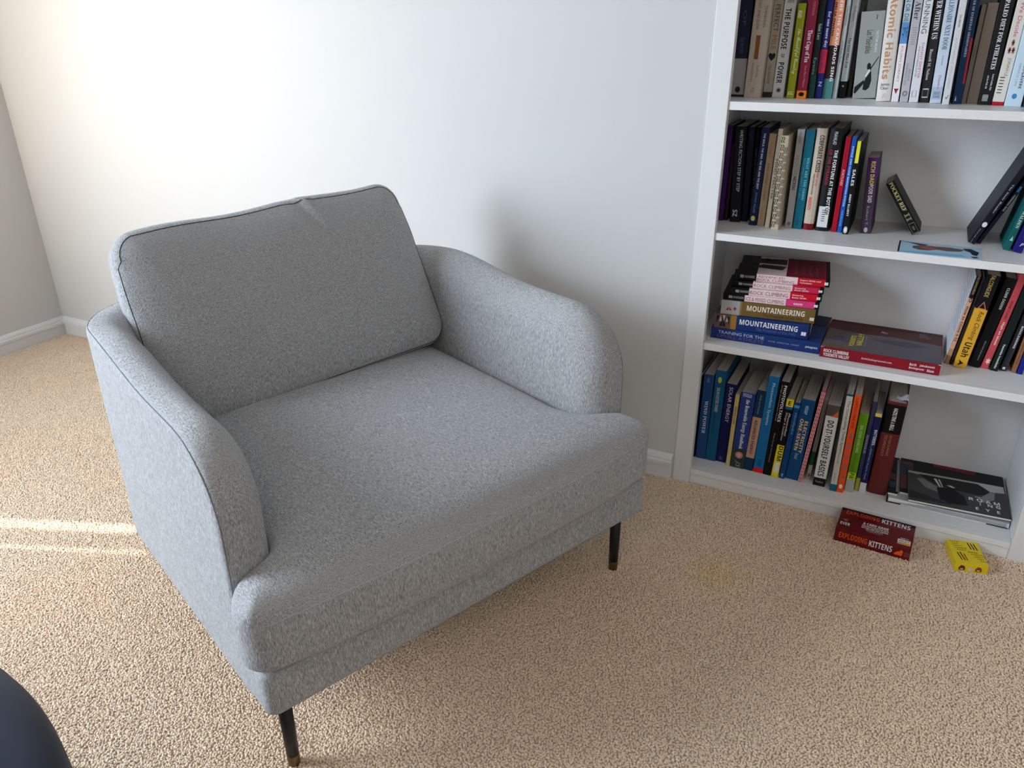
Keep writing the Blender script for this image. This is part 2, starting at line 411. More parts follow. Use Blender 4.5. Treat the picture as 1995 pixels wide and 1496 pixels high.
# ------------------------------------------------------------------ armchair  (local x: across, local -y: front)
ch = tag(empty('armchair', (-.5997, -.8005, 0), math.radians(67.43)), 'light grey tweed armchair with rounded arms, loose back cushion and black legs', 'armchair')
def ztop(y): return .583+.030*sstep(.28, .62, y)
def f_frame(x, y, z):
    dout = rbox2(x, y, -.430, .430, -1.2, .762, .17)
    din = rbox2(x, y, -.346, .346, -1.2, .690, .10)
    prof = rmax(.034-y, z-ztop(y), .125)
    crown = .016*np.clip(1-((np.abs(x)-.388)/.045)**2, 0, 1)*sstep(.0, .12, y)*sstep(.66, .5, y)
    prof = prof-crown*np.clip((z-.45)/.1, 0, 1)*.8
    shell = rmax(prof, -din, .060)
    shell = rmax(shell, dout, .010)
    base = rmax(rbox2(x, y, -.430, .443, -.037, .762, .020), z-.240, .013)
    base = np.where(y > .2, rmax(np.maximum(dout, -.028-y), z-.240, .022), base)
    d = smin(shell, base, .004)
    return rmax(d, .155-z, .008)
def f_seat(x, y, z):
    o1 = rbox2(x, y, -.3415, .3415, -.02, .655, .03)
    o2 = rbox2(x, y, -.446, .446, -.052, .037, .046)
    pl = smin(o1, o2, .075)
    fr = sstep(.10, -.05, y)                      # front: belly forward in the middle
    pl = pl-.011*fr*np.clip(1-(x/.42)**2, 0, 1)*np.clip(1-((z-.30)/.08)**2, 0, 1)
    ds = .446-np.abs(x)+.5*sstep(.03, .10, y)
    dm = np.maximum(np.minimum(y+.053, ds), 0)
    zt = .350+.034*(1-np.exp(-dm/.020))+.014*(1-np.exp(-dm/.16))+.006*np.clip(1-(x/.4)**2, 0, 1)
    zt = zt-.030*np.exp(-np.maximum(.342-np.abs(x), 0)/.035)*sstep(.02, .16, y)
    zb = .249-.006*fr*np.clip(1-(x/.40)**2, 0, 1)
    b = rmax(pl, z-zt, .012)
    return rmax(b, zb-z, .017)
CT = math.radians(25.5); CB = Vector((.008, .538, .400)); CP = math.radians(2.2)     # back cushion: lean, lower front edge, sideways tilt
def c_loc(x, y, z):     # chair -> cushion coordinates (x, v up along the cushion, n towards the sitter)
    dy, dz = y-CB.y, z-CB.z; x = x-CB.x; v = dy*math.sin(CT)+dz*math.cos(CT)
    return x*math.cos(CP)+v*math.sin(CP), -x*math.sin(CP)+v*math.cos(CP), -(dy*math.cos(CT)-dz*math.sin(CT))
def c_glob(x, v, n):
    X = x*math.cos(CP)-v*math.sin(CP); v = x*math.sin(CP)+v*math.cos(CP)
    return (X+CB.x, CB.y+v*math.sin(CT)-n*math.cos(CT), CB.z+v*math.cos(CT)+n*math.sin(CT))
CH = .410
def f_back(x, y, z):
    x, v, n = c_loc(x, y, z)
    hw = .343-.006*sstep(.15, CH, v)+.003*np.sin(v*26+1)*sstep(.2, .3, v)
    o = rbox2(x, v, -hw, hw, 0, CH+.003*np.sin(x*21)*sstep(.25, .38, v), .055)
    d = np.maximum(-o, 0)
    fr = .032*(1-np.exp(-d/.055))+.012*(1-np.exp(-d/.16))
    # soft pulls running down from the upper edge
    wr = .0055*np.exp(-((x-.085-(CH-v)*.42)/.012)**2)*sstep(CH-.15, CH-.02, v)-.0055*np.exp(-((x-.062-(CH-v)*.45)/.016)**2)*sstep(CH-.18, CH-.03, v)
    wr = wr+.0026*np.sin(x*17+v*9+1.2)*np.sin(v*13+.5)*np.clip(d/.05, 0, 1)
    top = n-(fr+wr)
    bot = -.056-.028*(1-np.exp(-d/.05))-n
    b = rmax(o, top, .013)
    return rmax(b, bot, .020)
V, F = nets(f_frame, (-.46, -.06, .14), (.46, .785, .65), .0075)
c = V[F].mean(1)
isb = (c[:, 2] < .250)
sl_ = (~isb) & (c[:, 0] < -.27); sr_ = (~isb) & (c[:, 0] > .27); sb_ = (~isb) & ~sl_ & ~sr_
soft('base_frame', *sub(V, F, isb), M_FAB, ch)
soft('armrest', *sub(V, F, sl_), M_FAB, ch); soft('armrest', *sub(V, F, sr_), M_FAB, ch)
soft('backrest_panel', *sub(V, F, sb_), M_FAB, ch)
V, F = nets(f_seat, (-.47, -.10, .22), (.47, .68, .43), .0075); seat = soft('seat_cushion', V, F, M_FAB, ch)
V, F = nets(f_back, (-.37, .40, .35), (.37, .78, .86), .0065); bk = soft('back_cushion', V, F, M_FAB, ch)
# seams
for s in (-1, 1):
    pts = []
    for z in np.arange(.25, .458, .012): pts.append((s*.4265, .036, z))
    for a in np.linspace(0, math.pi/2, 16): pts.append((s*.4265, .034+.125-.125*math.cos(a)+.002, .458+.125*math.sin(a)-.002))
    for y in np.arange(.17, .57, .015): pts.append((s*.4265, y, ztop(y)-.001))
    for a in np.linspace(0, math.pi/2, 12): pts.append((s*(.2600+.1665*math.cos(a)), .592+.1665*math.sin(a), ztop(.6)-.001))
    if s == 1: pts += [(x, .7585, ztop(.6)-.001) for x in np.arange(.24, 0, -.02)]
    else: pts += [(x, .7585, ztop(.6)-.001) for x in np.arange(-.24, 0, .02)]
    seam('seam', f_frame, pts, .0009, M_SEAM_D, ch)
pts = [(-.444, -.012, .347), (-.440, -.038, .346)]+[(x, -.052-.010*(1-(x/.42)**2 if abs(x) < .42 else 0), .3445) for x in np.linspace(-.415, .415, 60)]+[(.440, -.038, .346), (.444, -.012, .347)]
seam('seam', f_seat, pts, .0009, M_SEAM_L, seat)
pts = []
for x in np.linspace(-.285, .285, 40): pts.append(c_glob(x, CH-.010+.002*math.sin(x*25), .012))
for a in np.linspace(math.pi/2, 0, 8)[1:]: pts.append(c_glob(.277+.046*math.cos(a), CH-.058+.048*math.sin(a), .010))
for v in np.linspace(CH-.07, .06, 24): pts.append(c_glob(.343-.012*float(sstep(.08, .38, v)), v, .003))
for a in np.linspace(0, -math.pi/2, 8)[1:]: pts.append(c_glob(.288+.049*math.cos(a), .052+.049*math.sin(a), .001))
for x in np.linspace(.27, -.27, 36): pts.append(c_glob(x, .002, .001))
for a in np.linspace(-math.pi/2, -math.pi, 8)[1:]: pts.append(c_glob(-.288+.049*math.cos(a), .052+.049*math.sin(a), .001))
for v in np.linspace(.07, CH-.07, 24): pts.append(c_glob(-.343+.012*float(sstep(.08, .38, v)), v, .003))
for a in np.linspace(math.pi, math.pi/2, 8)[:-1]: pts.append(c_glob(-.277+.046*math.cos(a), CH-.058+.048*math.sin(a), .010))
seam('seam', f_back, pts, .0009, M_SEAM_K, bk, closed=True)
# legs
def leg(x, y):
    V = []; F = []; n = 28
    prof = [(.0102, .020), (.0110, .06), (.0122, .166)]
    for r, z in prof:
        for k in range(n): a = 2*math.pi*k/n; V.append((x+r*math.cos(a), y+r*math.sin(a), z))
    for i in range(2):
        for k in range(n): F.append((i*n+k, i*n+(k+1) % n, (i+1)*n+(k+1) % n, (i+1)*n+k))
    F.append(tuple(range(n-1, -1, -1))); F.append(tuple(range(2*n, 3*n)))
    l = mesh_obj('leg', V, F, M_LEG, ch); 
    for p in l.data.polygons: p.use_smooth = len(p.vertices) == 4
    V = []; F = []
    prof = [(.0088, -.0055), (.0098, -.0040), (.0105, .0215), (.0100, .0225)]
    for r, z in prof:
        for k in range(n): a = 2*math.pi*k/n; V.append((x+r*math.cos(a), y+r*math.sin(a), z))
    for i in range(3):
        for k in range(n): F.append((i*n+k, i*n+(k+1) % n, (i+1)*n+(k+1) % n, (i+1)*n+k))
    F.append(tuple(range(n-1, -1, -1))); F.append(tuple(range(3*n, 4*n)))
    t = mesh_obj('leg_tip', V, F, M_BRASS, l); t['label'] = 'brass coloured leg tip'
    for p in t.data.polygons: p.use_smooth = len(p.vertices) == 4
for x, y in ((-.392, .002), (.392, .002), (-.36, .66), (.36, .66)): leg(x, y)

# ------------------------------------------------------------------ dark navy round ottoman at the lower left
M_NAVY = mat('navy_velour', (.006, .010, .026), .9, .2, .2)
def f_ott(x, y, z):
    r = np.sqrt(x*x+y*y)-.571; d = np.maximum(-r, 0)
    return rmax(rmax(r-.006*np.clip(1-((z-.25)/.2)**2, 0, 1), z-(.435+.02*(1-np.exp(-d/.08))), .03), .035-z, .02)
V, F = nets(f_ott, (-.6, -.6, .0), (.6, .6, .48), .013)
ot = tag(empty('ottoman', (-.936, -2.028, 0)), 'dark navy round ottoman cut off by the lower left corner', 'ottoman')
soft('cushion_body', V, F, M_NAVY, ot)
for a in range(4):
    an = math.radians(45+90*a); bm = bmesh.new(); bmesh.ops.create_cone(bm, cap_ends=True, segments=20, radius1=.02, radius2=.024, depth=.05, matrix=Matrix.Translation((.42*math.cos(an), .42*math.sin(an), .018)))
    bm_obj('foot', bm, M_LEG, ot)

BOOKS = [
 (1, -0.4021, 0.1148, 0.0288, 0.235, 0.14, -0.0004, 'paper', (28, 32, 52), [(0.005, 0.0811, (150, 148, 145))], [('THE HISTORY', 0.0907, 0.1255, 0.3, 0.6, (70, 84, 120), 'sans'), ('OF', 0.149, 0.1798, 0.35, 0.6, (75, 80, 105), 'sans'), ('●', 0.0092, 0.0224, 0.3, 0.7, (20, 20, 20), 'sans')], 'navy spine with a grey lower third, leftmost book of the top shelf'),
 (1, -0.3662, 0.0998, 0.0366, 0.23, 0.15, 0.0134, 'hard', (178, 165, 152), [], [('THINKING,', 0.1428, 0.1883, 0.62, 0.8, (105, 95, 88), 'sans'), ('FAST AND SLOW', 0.1398, 0.1973, 0.25, 0.42, (105, 95, 88), 'sans'), ('▬', 0.0805, 0.129, 0.35, 0.6, (120, 75, 40), 'sans'), ('DANIEL', 0.0422, 0.0678, 0.6, 0.72, (110, 95, 85), 'sans'), ('KAHNEMAN', 0.0341, 0.0726, 0.3, 0.42, (110, 95, 85), 'sans'), ('FSG', 0.0113, 0.0211, 0.4, 0.6, (120, 105, 95), 'sans')], 'wide beige spine with a brown pencil print, second from left on the top shelf'),
 (1, -0.3371, 0.1238, 0.0187, 0.21, 0.13, 0.0078, 'paper', (150, 145, 130), [(-0.002, 0.0117, (45, 38, 36))], [('PERFECT', 0.1363, 0.1897, 0.25, 0.8, (60, 55, 50), 'cond'), ('MILE', 0.1004, 0.1286, 0.25, 0.8, (150, 80, 55), 'cond'), ('♥', 0.0767, 0.0926, 0.1, 0.9, (15, 15, 15), 'sans'), ('NEAL BASCOMB', 0.03, 0.0671, 0.3, 0.6, (80, 75, 65), 'sans')], 'grey-beige spine with a black heart shape below orange lettering, on the top shelf'),
 (1, -0.3148, 0.1339, 0.0252, 0.225, 0.15, 0.0105, 'paper', (205, 205, 205), [], [('GARZA', 0.1925, 0.2, 0.25, 0.8, (40, 40, 40), 'cond'), ('THE PURPOSE', 0.1003, 0.182, 0.2, 0.68, (25, 25, 28), 'bold'), ('OF', 0.0829, 0.0908, 0.3, 0.6, (60, 60, 60), 'bold'), ('POWER', 0.0299, 0.0734, 0.2, 0.68, (25, 25, 28), 'bold'), ('◉', 0.0103, 0.0201, 0.3, 0.7, (60, 60, 65), 'sans')], 'pale grey spine with tall black capitals beside the olive green book, top shelf'),
 (1, -0.2857, 0.1196, 0.0164, 0.1916, 0.14, 0.0008, 'paper', (142, 145, 28), [], [('KUO', 0.1635, 0.177, 0.15, 0.6, (225, 225, 200), 'bold'), ('the Beautiful Country', 0.0507, 0.1409, 0.2, 0.85, (225, 225, 190), 'script'), ('LE', 0.0073, 0.0138, 0.2, 0.8, (210, 215, 190), 'bold')], 'olive green spine with white script lettering on the top shelf'),
 (1, -0.2628, 0.1227, 0.0205, 0.212, 0.14, -0.0068, 'paper', (125, 32, 55), [(-0.0036, 0.0165, (235, 125, 30))], [('Three Cups of Tea', 0.0746, 0.1393, 0.25, 0.8, (240, 215, 225), 'serif'), ('One Man’s Mission', 0.0239, 0.0683, 0.5, 0.7, (200, 130, 140), 'sans'), ('●', 0.0045, 0.0134, 0.2, 0.8, (25, 20, 20), 'sans'), ('▮', 0.0065, 0.0113, 0.42, 0.58, (235, 235, 235), 'sans'), ('MORTENSON', 0.1679, 0.1946, 0.5, 0.75, (190, 110, 125), 'sans')], 'crimson spine with an orange block at its foot on the top shelf'),
 (1, -0.2433, 0.1306, 0.0137, 0.215, 0.14, -0.0149, 'paper', (22, 32, 32), [(-0.0036, 0.0478, (15, 55, 45))], [('Saint Lucy', 0.1194, 0.1512, 0.2, 0.8, (150, 180, 170), 'serif'), ('Karenina', 0.0493, 0.0839, 0.2, 0.7, (120, 140, 135), 'sans')], 'dark green-black spine between the crimson and the navy book on the top shelf'),
 (1, -0.2283, 0.1367, 0.0142, 0.2, 0.14, -0.0179, 'paper', (30, 32, 92), [(0.0525, 0.1001, (185, 40, 60))], [('for one more day', 0.1039, 0.1751, 0.3, 0.85, (200, 205, 225), 'serif'), ('Mitch Albom', 0.0556, 0.097, 0.2, 0.7, (40, 40, 100), 'serif'), ('Z', 0.0254, 0.035, 0.3, 0.8, (150, 160, 200), 'bold')], 'navy spine with a red block in the middle on the top shelf'),
 (1, -0.2108, 0.1436, 0.0202, 0.225, 0.14, -0.0137, 'paper', (225, 145, 110), [(0.0728, 0.1084, (45, 30, 28)), (0.0413, 0.0728, (55, 32, 32)), (-0.0036, 0.0413, (70, 125, 125))], [('WHERE THE CRAWDADS SING', 0.0358, 0.219, 0.55, 0.85, (245, 245, 240), 'bold'), ('DELIA OWENS', 0.1268, 0.1926, 0.08, 0.32, (60, 30, 25), 'bold')], 'salmon orange spine turning dark and teal below, on the top shelf'),
 (1, -0.1959, 0.1497, 0.0084, 0.22, 0.14, -0.0038, 'paper', (175, 185, 190), [], [('The Ministry', 0.1478, 0.1851, 0.3, 0.8, (60, 70, 75), 'sans'), ('of Ordinary Places', 0.0728, 0.1175, 0.3, 0.8, (40, 45, 50), 'sans')], 'thin pale blue-grey spine right of the salmon orange book on the top shelf'),
 (1, -0.1822, 0.1636, 0.0132, 0.215, 0.14, -0.0097, 'paper', (190, 195, 198), [(-0.0042, 0.0352, (12, 12, 14))], [('Erin Morgenstern', 0.1552, 0.1851, 0.3, 0.7, (60, 65, 70), 'sans'), ('The Girl Who Fell', 0.0629, 0.1234, 0.3, 0.7, (60, 65, 70), 'serif'), ('★', 0.0232, 0.028, 0.3, 0.7, (220, 220, 220), 'sans')], 'slim light grey spine with a black foot on the top shelf'),
 (1, -0.1705, 0.2028, 0.0076, 0.2, 0.13, -0.0155, 'paper', (70, 70, 66), [], [], 'recessed charcoal book left of the thick grey-green book on the top shelf'),
 (1, -0.1364, 0.1673, 0.0468, 0.1741, 0.13, -0.0535, 'paper', (150, 154, 148), [], [('VICTOR HUGO', 0.093, 0.1357, 0.72, 0.82, (240, 240, 238), 'sans'), ('Les Misérables', 0.0914, 0.1372, 0.33, 0.6, (25, 25, 25), 'sans'), ('▬', 0.1579, 0.1671, 0.65, 0.7, (90, 90, 88), 'sans')], 'thick grey-green spine with a black figure drawing, shorter than its neighbours on the top shelf'),
 (1, -0.094, 0.1168, 0.0287, 0.232, 0.16, -0.0534, 'hard', (215, 210, 205), [], [('Atomic Habits', 0.044, 0.2036, 0.22, 0.72, (190, 140, 95), 'bold'), ('James', 0.0295, 0.0364, 0.22, 0.8, (40, 40, 45), 'sans'), ('Clear', 0.0234, 0.0287, 0.22, 0.75, (40, 40, 45), 'sans'), ('∧', 0.0064, 0.0156, 0.4, 0.65, (220, 170, 150), 'sans')], 'broad white spine with large golden lettering on the top shelf'),
 (1, -0.0711, 0.1186, 0.0139, 0.21, 0.14, -0.0417, 'paper', (228, 222, 222), [(0.1535, 0.25, (175, 190, 200)), (0.1129, 0.1535, (90, 140, 190))], [('RUN OR DIE', 0.1542, 0.2114, 0.15, 0.75, (50, 70, 90), 'sans'), ('KILIAN JORNET', 0.0383, 0.1085, 0.25, 0.65, (175, 130, 130), 'sans'), ('▼', 0.0154, 0.0261, 0.15, 0.8, (130, 40, 45), 'bold'), ('✈', 0.1231, 0.1448, 0.2, 0.9, (25, 40, 80), 'sans')], 'white spine with a sky blue photo half, right of the golden-lettered book'),
 (1, -0.0537, 0.1164, 0.0158, 0.215, 0.14, -0.0399, 'paper', (178, 176, 182), [], [('After', 0.1576, 0.1915, 0.2, 0.85, (60, 60, 68), 'serif'), ('||||||||', 0.1116, 0.1434, 0.25, 0.8, (140, 130, 120), 'sans'), ('BRUCE', 0.0419, 0.0644, 0.55, 0.75, (110, 110, 115), 'sans'), ('GREYSON, M.D.', 0.0313, 0.0763, 0.2, 0.4, (110, 110, 115), 'sans'), ('◎', 0.0115, 0.0222, 0.2, 0.8, (80, 80, 85), 'sans')], 'light lilac-grey spine with thin stripes printed on its middle on the top shelf'),
 (1, -0.0352, 0.1166, 0.0173, 0.225, 0.14, -0.0424, 'paper', (212, 212, 216), [], [('RUNNING', 0.1319, 0.2023, 0.2, 0.75, (90, 90, 95), 'sans'), ('DANNY DREYER', 0.0468, 0.1146, 0.5, 0.75, (190, 85, 110), 'sans'), ('AND KATHERINE DREYER', 0.0498, 0.1088, 0.22, 0.36, (90, 90, 95), 'sans'), ('▯', 0.0106, 0.0227, 0.2, 0.7, (120, 120, 125), 'sans')], 'white spine with grey and pink lettering on the top shelf'),
 (1, -0.0156, 0.1227, 0.0179, 0.2, 0.14, -0.0402, 'paper', (42, 40, 40), [], [('POWER WITHIN US', 0.1217, 0.2145, 0.25, 0.8, (225, 225, 225), 'serif'), ('Russell M. Nelson', 0.0439, 0.1029, 0.3, 0.6, (190, 190, 190), 'serif'), ('▭', 0.0092, 0.0274, 0.2, 0.8, (190, 190, 190), 'sans')], 'charcoal spine with white serif capitals on the top shelf'),
 (1, 0.0059, 0.1152, 0.0206, 0.22, 0.14, -0.0402, 'paper', (190, 200, 212), [(0.0074, 0.0315, (165, 180, 195))], [('MILLIONAIRE NEXT DOOR', 0.1019, 0.2043, 0.3, 0.75, (70, 85, 105), 'serif'), ('Thomas Stanley', 0.0728, 0.0917, 0.45, 0.6, (120, 60, 90), 'sans'), ('Danko', 0.027, 0.0537, 0.45, 0.65, (170, 60, 90), 'sans'), ('TRADE CLOTH', 0.0104, 0.0225, 0.2, 0.8, (90, 100, 115), 'serif')], 'pale blue marbled spine with dark serif capitals on the top shelf'),
 (1, 0.025, 0.0878, 0.0126, 0.215, 0.14, -0.0346, 'paper', (205, 205, 208), [], [('DUENA', 0.1434, 0.1654, 0.35, 0.6, (90, 90, 95), 'sans'), ('ANTHONY WILLIAMS', 0.0309, 0.1253, 0.35, 0.6, (165, 165, 170), 'sans'), ('✓', 0.0103, 0.0191, 0.3, 0.8, (60, 60, 65), 'sans')], 'plain white spine with faint grey capitals on the top shelf'),
 (1, 0.0456, 0.1147, 0.0169, 0.2, 0.14, -0.0366, 'paper', (25, 55, 92), [], [('POWER OF EVERYDAY MISSIONARIES', 0.0893, 0.2061, 0.35, 0.6, (200, 215, 230), 'serif'), ('MARGUERITE', 0.0384, 0.1234, 0.75, 0.97, (185, 45, 55), 'boldblock'), ('▲', 0.0058, 0.0162, 0.2, 0.4, (200, 210, 220), 'sans')], 'dark blue spine with a red strip on its right edge on the top shelf'),
 (1, 0.0587, 0.1368, 0.009, 0.1843, 0.14, -0.0081, 'paper', (135, 125, 115), [], [('A FIELD', 0.0828, 0.1101, 0.3, 0.6, (90, 82, 75), 'sans')], 'slim taupe spine on the top shelf'),
 (1, 0.0736, 0.1323, 0.0198, 0.1873, 0.14, -0.0067, 'paper', (140, 126, 112), [], [], 'plain brown-beige book left of the thick black spine on the top shelf'),
 (1, 0.0955, 0.115, 0.0236, 0.225, 0.15, -0.0037, 'paper', (28, 28, 28), [], [('THE PALEO DIET FOR ATHLETES', 0.0671, 0.2128, 0.35, 0.68, (230, 230, 228), 'serif'), ('Loren Cordain, PhD', 0.028, 0.0584, 0.6, 0.75, (220, 220, 215), 'serif'), ('and Joe Friel, MS', 0.0309, 0.0556, 0.25, 0.4, (220, 220, 215), 'serif'), ('▦', 0.0074, 0.0192, 0.25, 0.65, (200, 200, 200), 'sans')], 'thick black spine with white serif capitals near the right end of the top shelf'),
 (1, 0.1187, 0.1118, 0.0205, 0.23, 0.15, 0.0127, 'paper', (212, 205, 195), [(-0.0048, 0.007, (170, 25, 45))], [('How We Decide', 0.1263, 0.2174, 0.35, 0.7, (185, 90, 95), 'sans'), ('JONAH LE', 0.0548, 0.0888, 0.35, 0.7, (110, 105, 100), 'sans'), ('⁂', 0.0958, 0.1222, 0.2, 0.8, (110, 40, 35), 'sans'), ('||||||', 0.0231, 0.0534, 0.15, 0.55, (50, 50, 50), 'bold')], 'cream spine with a red foot and barcode sticker near the top shelf’s right end'),
 (1, 0.1445, 0.1006, 0.0289, 0.235, 0.16, 0.0088, 'paper', (195, 215, 232), [], [('MAX LUGAVERE', 0.0333, 0.0965, 0.55, 0.72, (50, 60, 75), 'bold'), ('GENIUS LIFE', 0.0375, 0.0798, 0.28, 0.4, (130, 150, 175), 'sans'), ('●', 0.0139, 0.0239, 0.3, 0.6, (60, 130, 185), 'sans')], 'light blue spine with dark lettering near the right end of the top shelf'),
 (1, 0.1687, 0.095, 0.0147, 0.21, 0.14, 0.0015, 'paper', (45, 45, 75), [], [], 'dark indigo spine at the right edge of the top shelf'),
 (2, -0.4125, 0.1275, 0.0107, 0.2248, 0.14, 0.0059, 'paper', (52, 18, 78), [], [], 'purple spine, leftmost on the second shelf'),
 (2, -0.402, 0.1357, 0.0082, 0.1809, 0.11, 0.0018, 'paper', (45, 12, 25), [], [], 'short maroon spine beside the purple book on the second shelf'),
 (2, -0.3774, 0.1265, 0.0244, 0.2235, 0.19, -0.0428, 'paper', (16, 20, 30), [], [('WRITING FICTION STEP BY STEP', 0.0731, 0.2158, 0.45, 0.75, (190, 195, 205), 'mono'), ('SZ', 0.013, 0.0298, 0.25, 0.7, (190, 190, 190), 'bold')], 'near-black spine with pale typewriter capitals on the second shelf'),
 (2, -0.358, 0.1428, 0.0139, 0.2217, 0.18, -0.0318, 'paper', (14, 18, 36), [], [('THE LAST', 0.1956, 0.2121, 0.3, 0.7, (50, 60, 80), 'sans')], 'plain dark navy spine right of the one with typewriter capitals on the second shelf'),
 (2, -0.3455, 0.1569, 0.0085, 0.2205, 0.16, -0.0321, 'paper', (10, 12, 16), [], [('DICTIONARY QUEEN', 0.0354, 0.1727, 0.2, 0.7, (80, 85, 80), 'serif')], 'black spine with dull grey serif lettering on the second shelf'),
 (2, -0.3321, 0.112, 0.0178, 0.2261, 0.14, 0.0197, 'paper', (22, 38, 72), [], [('THE BOLD, THE BAD, THE BIG AND THE BEST', 0.0859, 0.2126, 0.3, 0.6, (200, 210, 220), 'bold'), ('DONALD WALKER', 0.0289, 0.0778, 0.35, 0.6, (110, 150, 170), 'sans'), ('●', 0.0102, 0.0227, 0.2, 0.75, (200, 200, 110), 'sans')], 'navy spine with a round yellow emblem at its foot on the second shelf'),
 (2, -0.313, 0.1134, 0.0165, 0.2126, 0.12, 0.0127, 'paper', (168, 145, 118), [], [('Vonnegut', 0.1599, 0.1944, 0.3, 0.6, (110, 95, 80), 'sans'), ('A MAN WITHOUT A COUNTRY', 0.059, 0.1463, 0.3, 0.6, (70, 55, 50), 'sans'), ('VINTAGE', 0.0139, 0.0427, 0.3, 0.55, (120, 100, 85), 'sans')], 'tan spine with small dark capitals on the second shelf'),
 (2, -0.2964, 0.1043, 0.0101, 0.2251, 0.14, 0.0137, 'paper', (200, 190, 170), [], [('MIND MASTER', 0.0662, 0.1584, 0.3, 0.85, (70, 60, 50), 'sans')], 'slim cream spine beside the book with contour lines on the second shelf'),
 (2, -0.2757, 0.0885, 0.018, 0.2132, 0.15, -0.0168, 'hard', (188, 175, 150), [], [('≈≈≈≈≈≈≈≈≈≈≈≈', 0.0065, 0.2104, 0.05, 0.5, (60, 52, 42), 'sans'), ('≋≋≋≋≋≋≋≋≋≋', 0.0126, 0.188, 0.5, 0.95, (60, 52, 42), 'sans')], 'thick cream spine covered with fine contour lines on the second shelf'),
 (2, -0.2501, 0.1231, 0.016, 0.2245, 0.14, -0.0049, 'paper', (165, 165, 165), [], [('BRANDON', 0.1946, 0.2171, 0.3, 0.6, (100, 100, 100), 'sans'), ('HOUSE', 0.1218, 0.1662, 0.25, 0.7, (130, 130, 130), 'sans'), ('HACKING', 0.0884, 0.1199, 0.25, 0.7, (25, 25, 25), 'bold'), ('▪', 0.0058, 0.014, 0.3, 0.7, (110, 110, 110), 'sans')], 'light grey spine left of the teal book on the second shelf'),
 (2, -0.2299, 0.12, 0.0197, 0.2245, 0.14, -0.0019, 'paper', (15, 92, 112), [], [('WHAT ARE THE ODDS?', 0.0669, 0.1641, 0.5, 0.8, (110, 180, 190), 'serif'), ('FROM CRACK ADDICT TO CEO', 0.0729, 0.1622, 0.2, 0.35, (90, 160, 170), 'sans'), ('†', 0.0085, 0.0227, 0.3, 0.7, (15, 50, 70), 'serif')], 'teal spine on the second shelf'),
 (2, -0.206, 0.1225, 0.0239, 0.2285, 0.15, -0.0038, 'hard', (190, 175, 158), [(-0.008, 0.0145, (110, 15, 35))], [('CORPORATE CRISIS', 0.1328, 0.2138, 0.4, 0.8, (25, 22, 20), 'bold'), ('RISK and the', 0.1019, 0.1309, 0.55, 0.75, (190, 50, 45), 'sans'), ('COMPUTER REVOLUTION', 0.0823, 0.129, 0.3, 0.45, (40, 35, 35), 'bold'), ('ANDERSON', 0.0467, 0.0764, 0.2, 0.5, (200, 45, 40), 'bold')], 'cream spine with heavy black and red lettering and a maroon foot on the second shelf'),
 (2, -0.1756, 0.124, 0.03, 0.2298, 0.16, -0.0009, 'hard', (24, 25, 27), [], [('PRAHALAD', 0.195, 0.2226, 0.35, 0.6, (210, 210, 210), 'sans'), ('THE FORTUNE AT THE BOTTOM', 0.0393, 0.1838, 0.55, 0.8, (225, 225, 225), 'bold'), ('OF THE PYRAMID', 0.106, 0.1838, 0.2, 0.42, (150, 40, 55), 'bold'), ('▮', 0.0091, 0.0571, 0.1, 0.85, (205, 205, 205), 'sans'), ('||||||', 0.0232, 0.0492, 0.35, 0.6, (30, 30, 30), 'bold')], 'thick black spine with a white library sticker near its foot on the second shelf'),
 (2, -0.1485, 0.1259, 0.0112, 0.2134, 0.15, -0.0051, 'paper', (160, 12, 40), [], [('FORTUNES', 0.1059, 0.1421, 0.25, 0.7, (235, 200, 200), 'italic')], 'red spine beside the bright blue one on the second shelf'),
 (2, -0.1363, 0.1258, 0.0098, 0.2132, 0.15, -0.004, 'paper', (25, 85, 175), [], [('EXPOSE AND CLOSE MARKETING SYSTEM', 0.0603, 0.1932, 0.3, 0.65, (215, 230, 245), 'bold'), ('CURTIS KING', 0.0148, 0.0505, 0.3, 0.6, (120, 190, 225), 'bold')], 'bright blue spine with white capitals on the second shelf'),
 (2, -0.1226, 0.1133, 0.012, 0.2069, 0.17, -0.011, 'paper', (14, 14, 18), [(0.1592, 0.257, (14, 14, 18))], [('▮', 0.1592, 0.2065, 0.15, 0.75, (225, 215, 50), 'sans'), ('SALES', 0.1097, 0.1458, 0.1, 0.6, (235, 235, 235), 'bold'), ('ANDY ELLIOTT', 0.0414, 0.0914, 0.2, 0.55, (230, 230, 230), 'bold'), ('◉', 0.0023, 0.0178, 0.1, 0.8, (230, 230, 230), 'sans')], 'black spine with a yellow bar and a round white emblem on the second shelf'),
 (2, -0.0809, 0.1398, 0.0222, 0.1692, 0.11, -0.0688, 'paper', (62, 48, 62), [(0.1218, 0.1888, (72, 38, 92))], [('RICH DAD', 0.1116, 0.1611, 0.35, 0.75, (205, 185, 80), 'bold'), ('POOR DAD', 0.0702, 0.1105, 0.35, 0.75, (195, 190, 190), 'bold'), ('Robert T.', 0.0174, 0.0621, 0.35, 0.6, (150, 140, 150), 'sans'), ('●', 0.0019, 0.0138, 0.3, 0.65, (160, 160, 165), 'sans')], 'short purple and grey spine next to the tilted black pocket book'),
 (2, 0.0231, 0.1713, 0.0187, 0.1313, 0.095, -0.6017, 'paper', (14, 14, 12), [], [('POCKET REF', 0.0572, 0.1303, 0.3, 0.75, (185, 180, 120), 'serif'), ('II', 0.0318, 0.0505, 0.2, 0.8, (120, 115, 80), 'bold'), ('▣', -0.0004, 0.0264, 0.15, 0.85, (90, 85, 70), 'sans')], 'small black pocket book tilted to the left against its neighbour on the second shelf'),
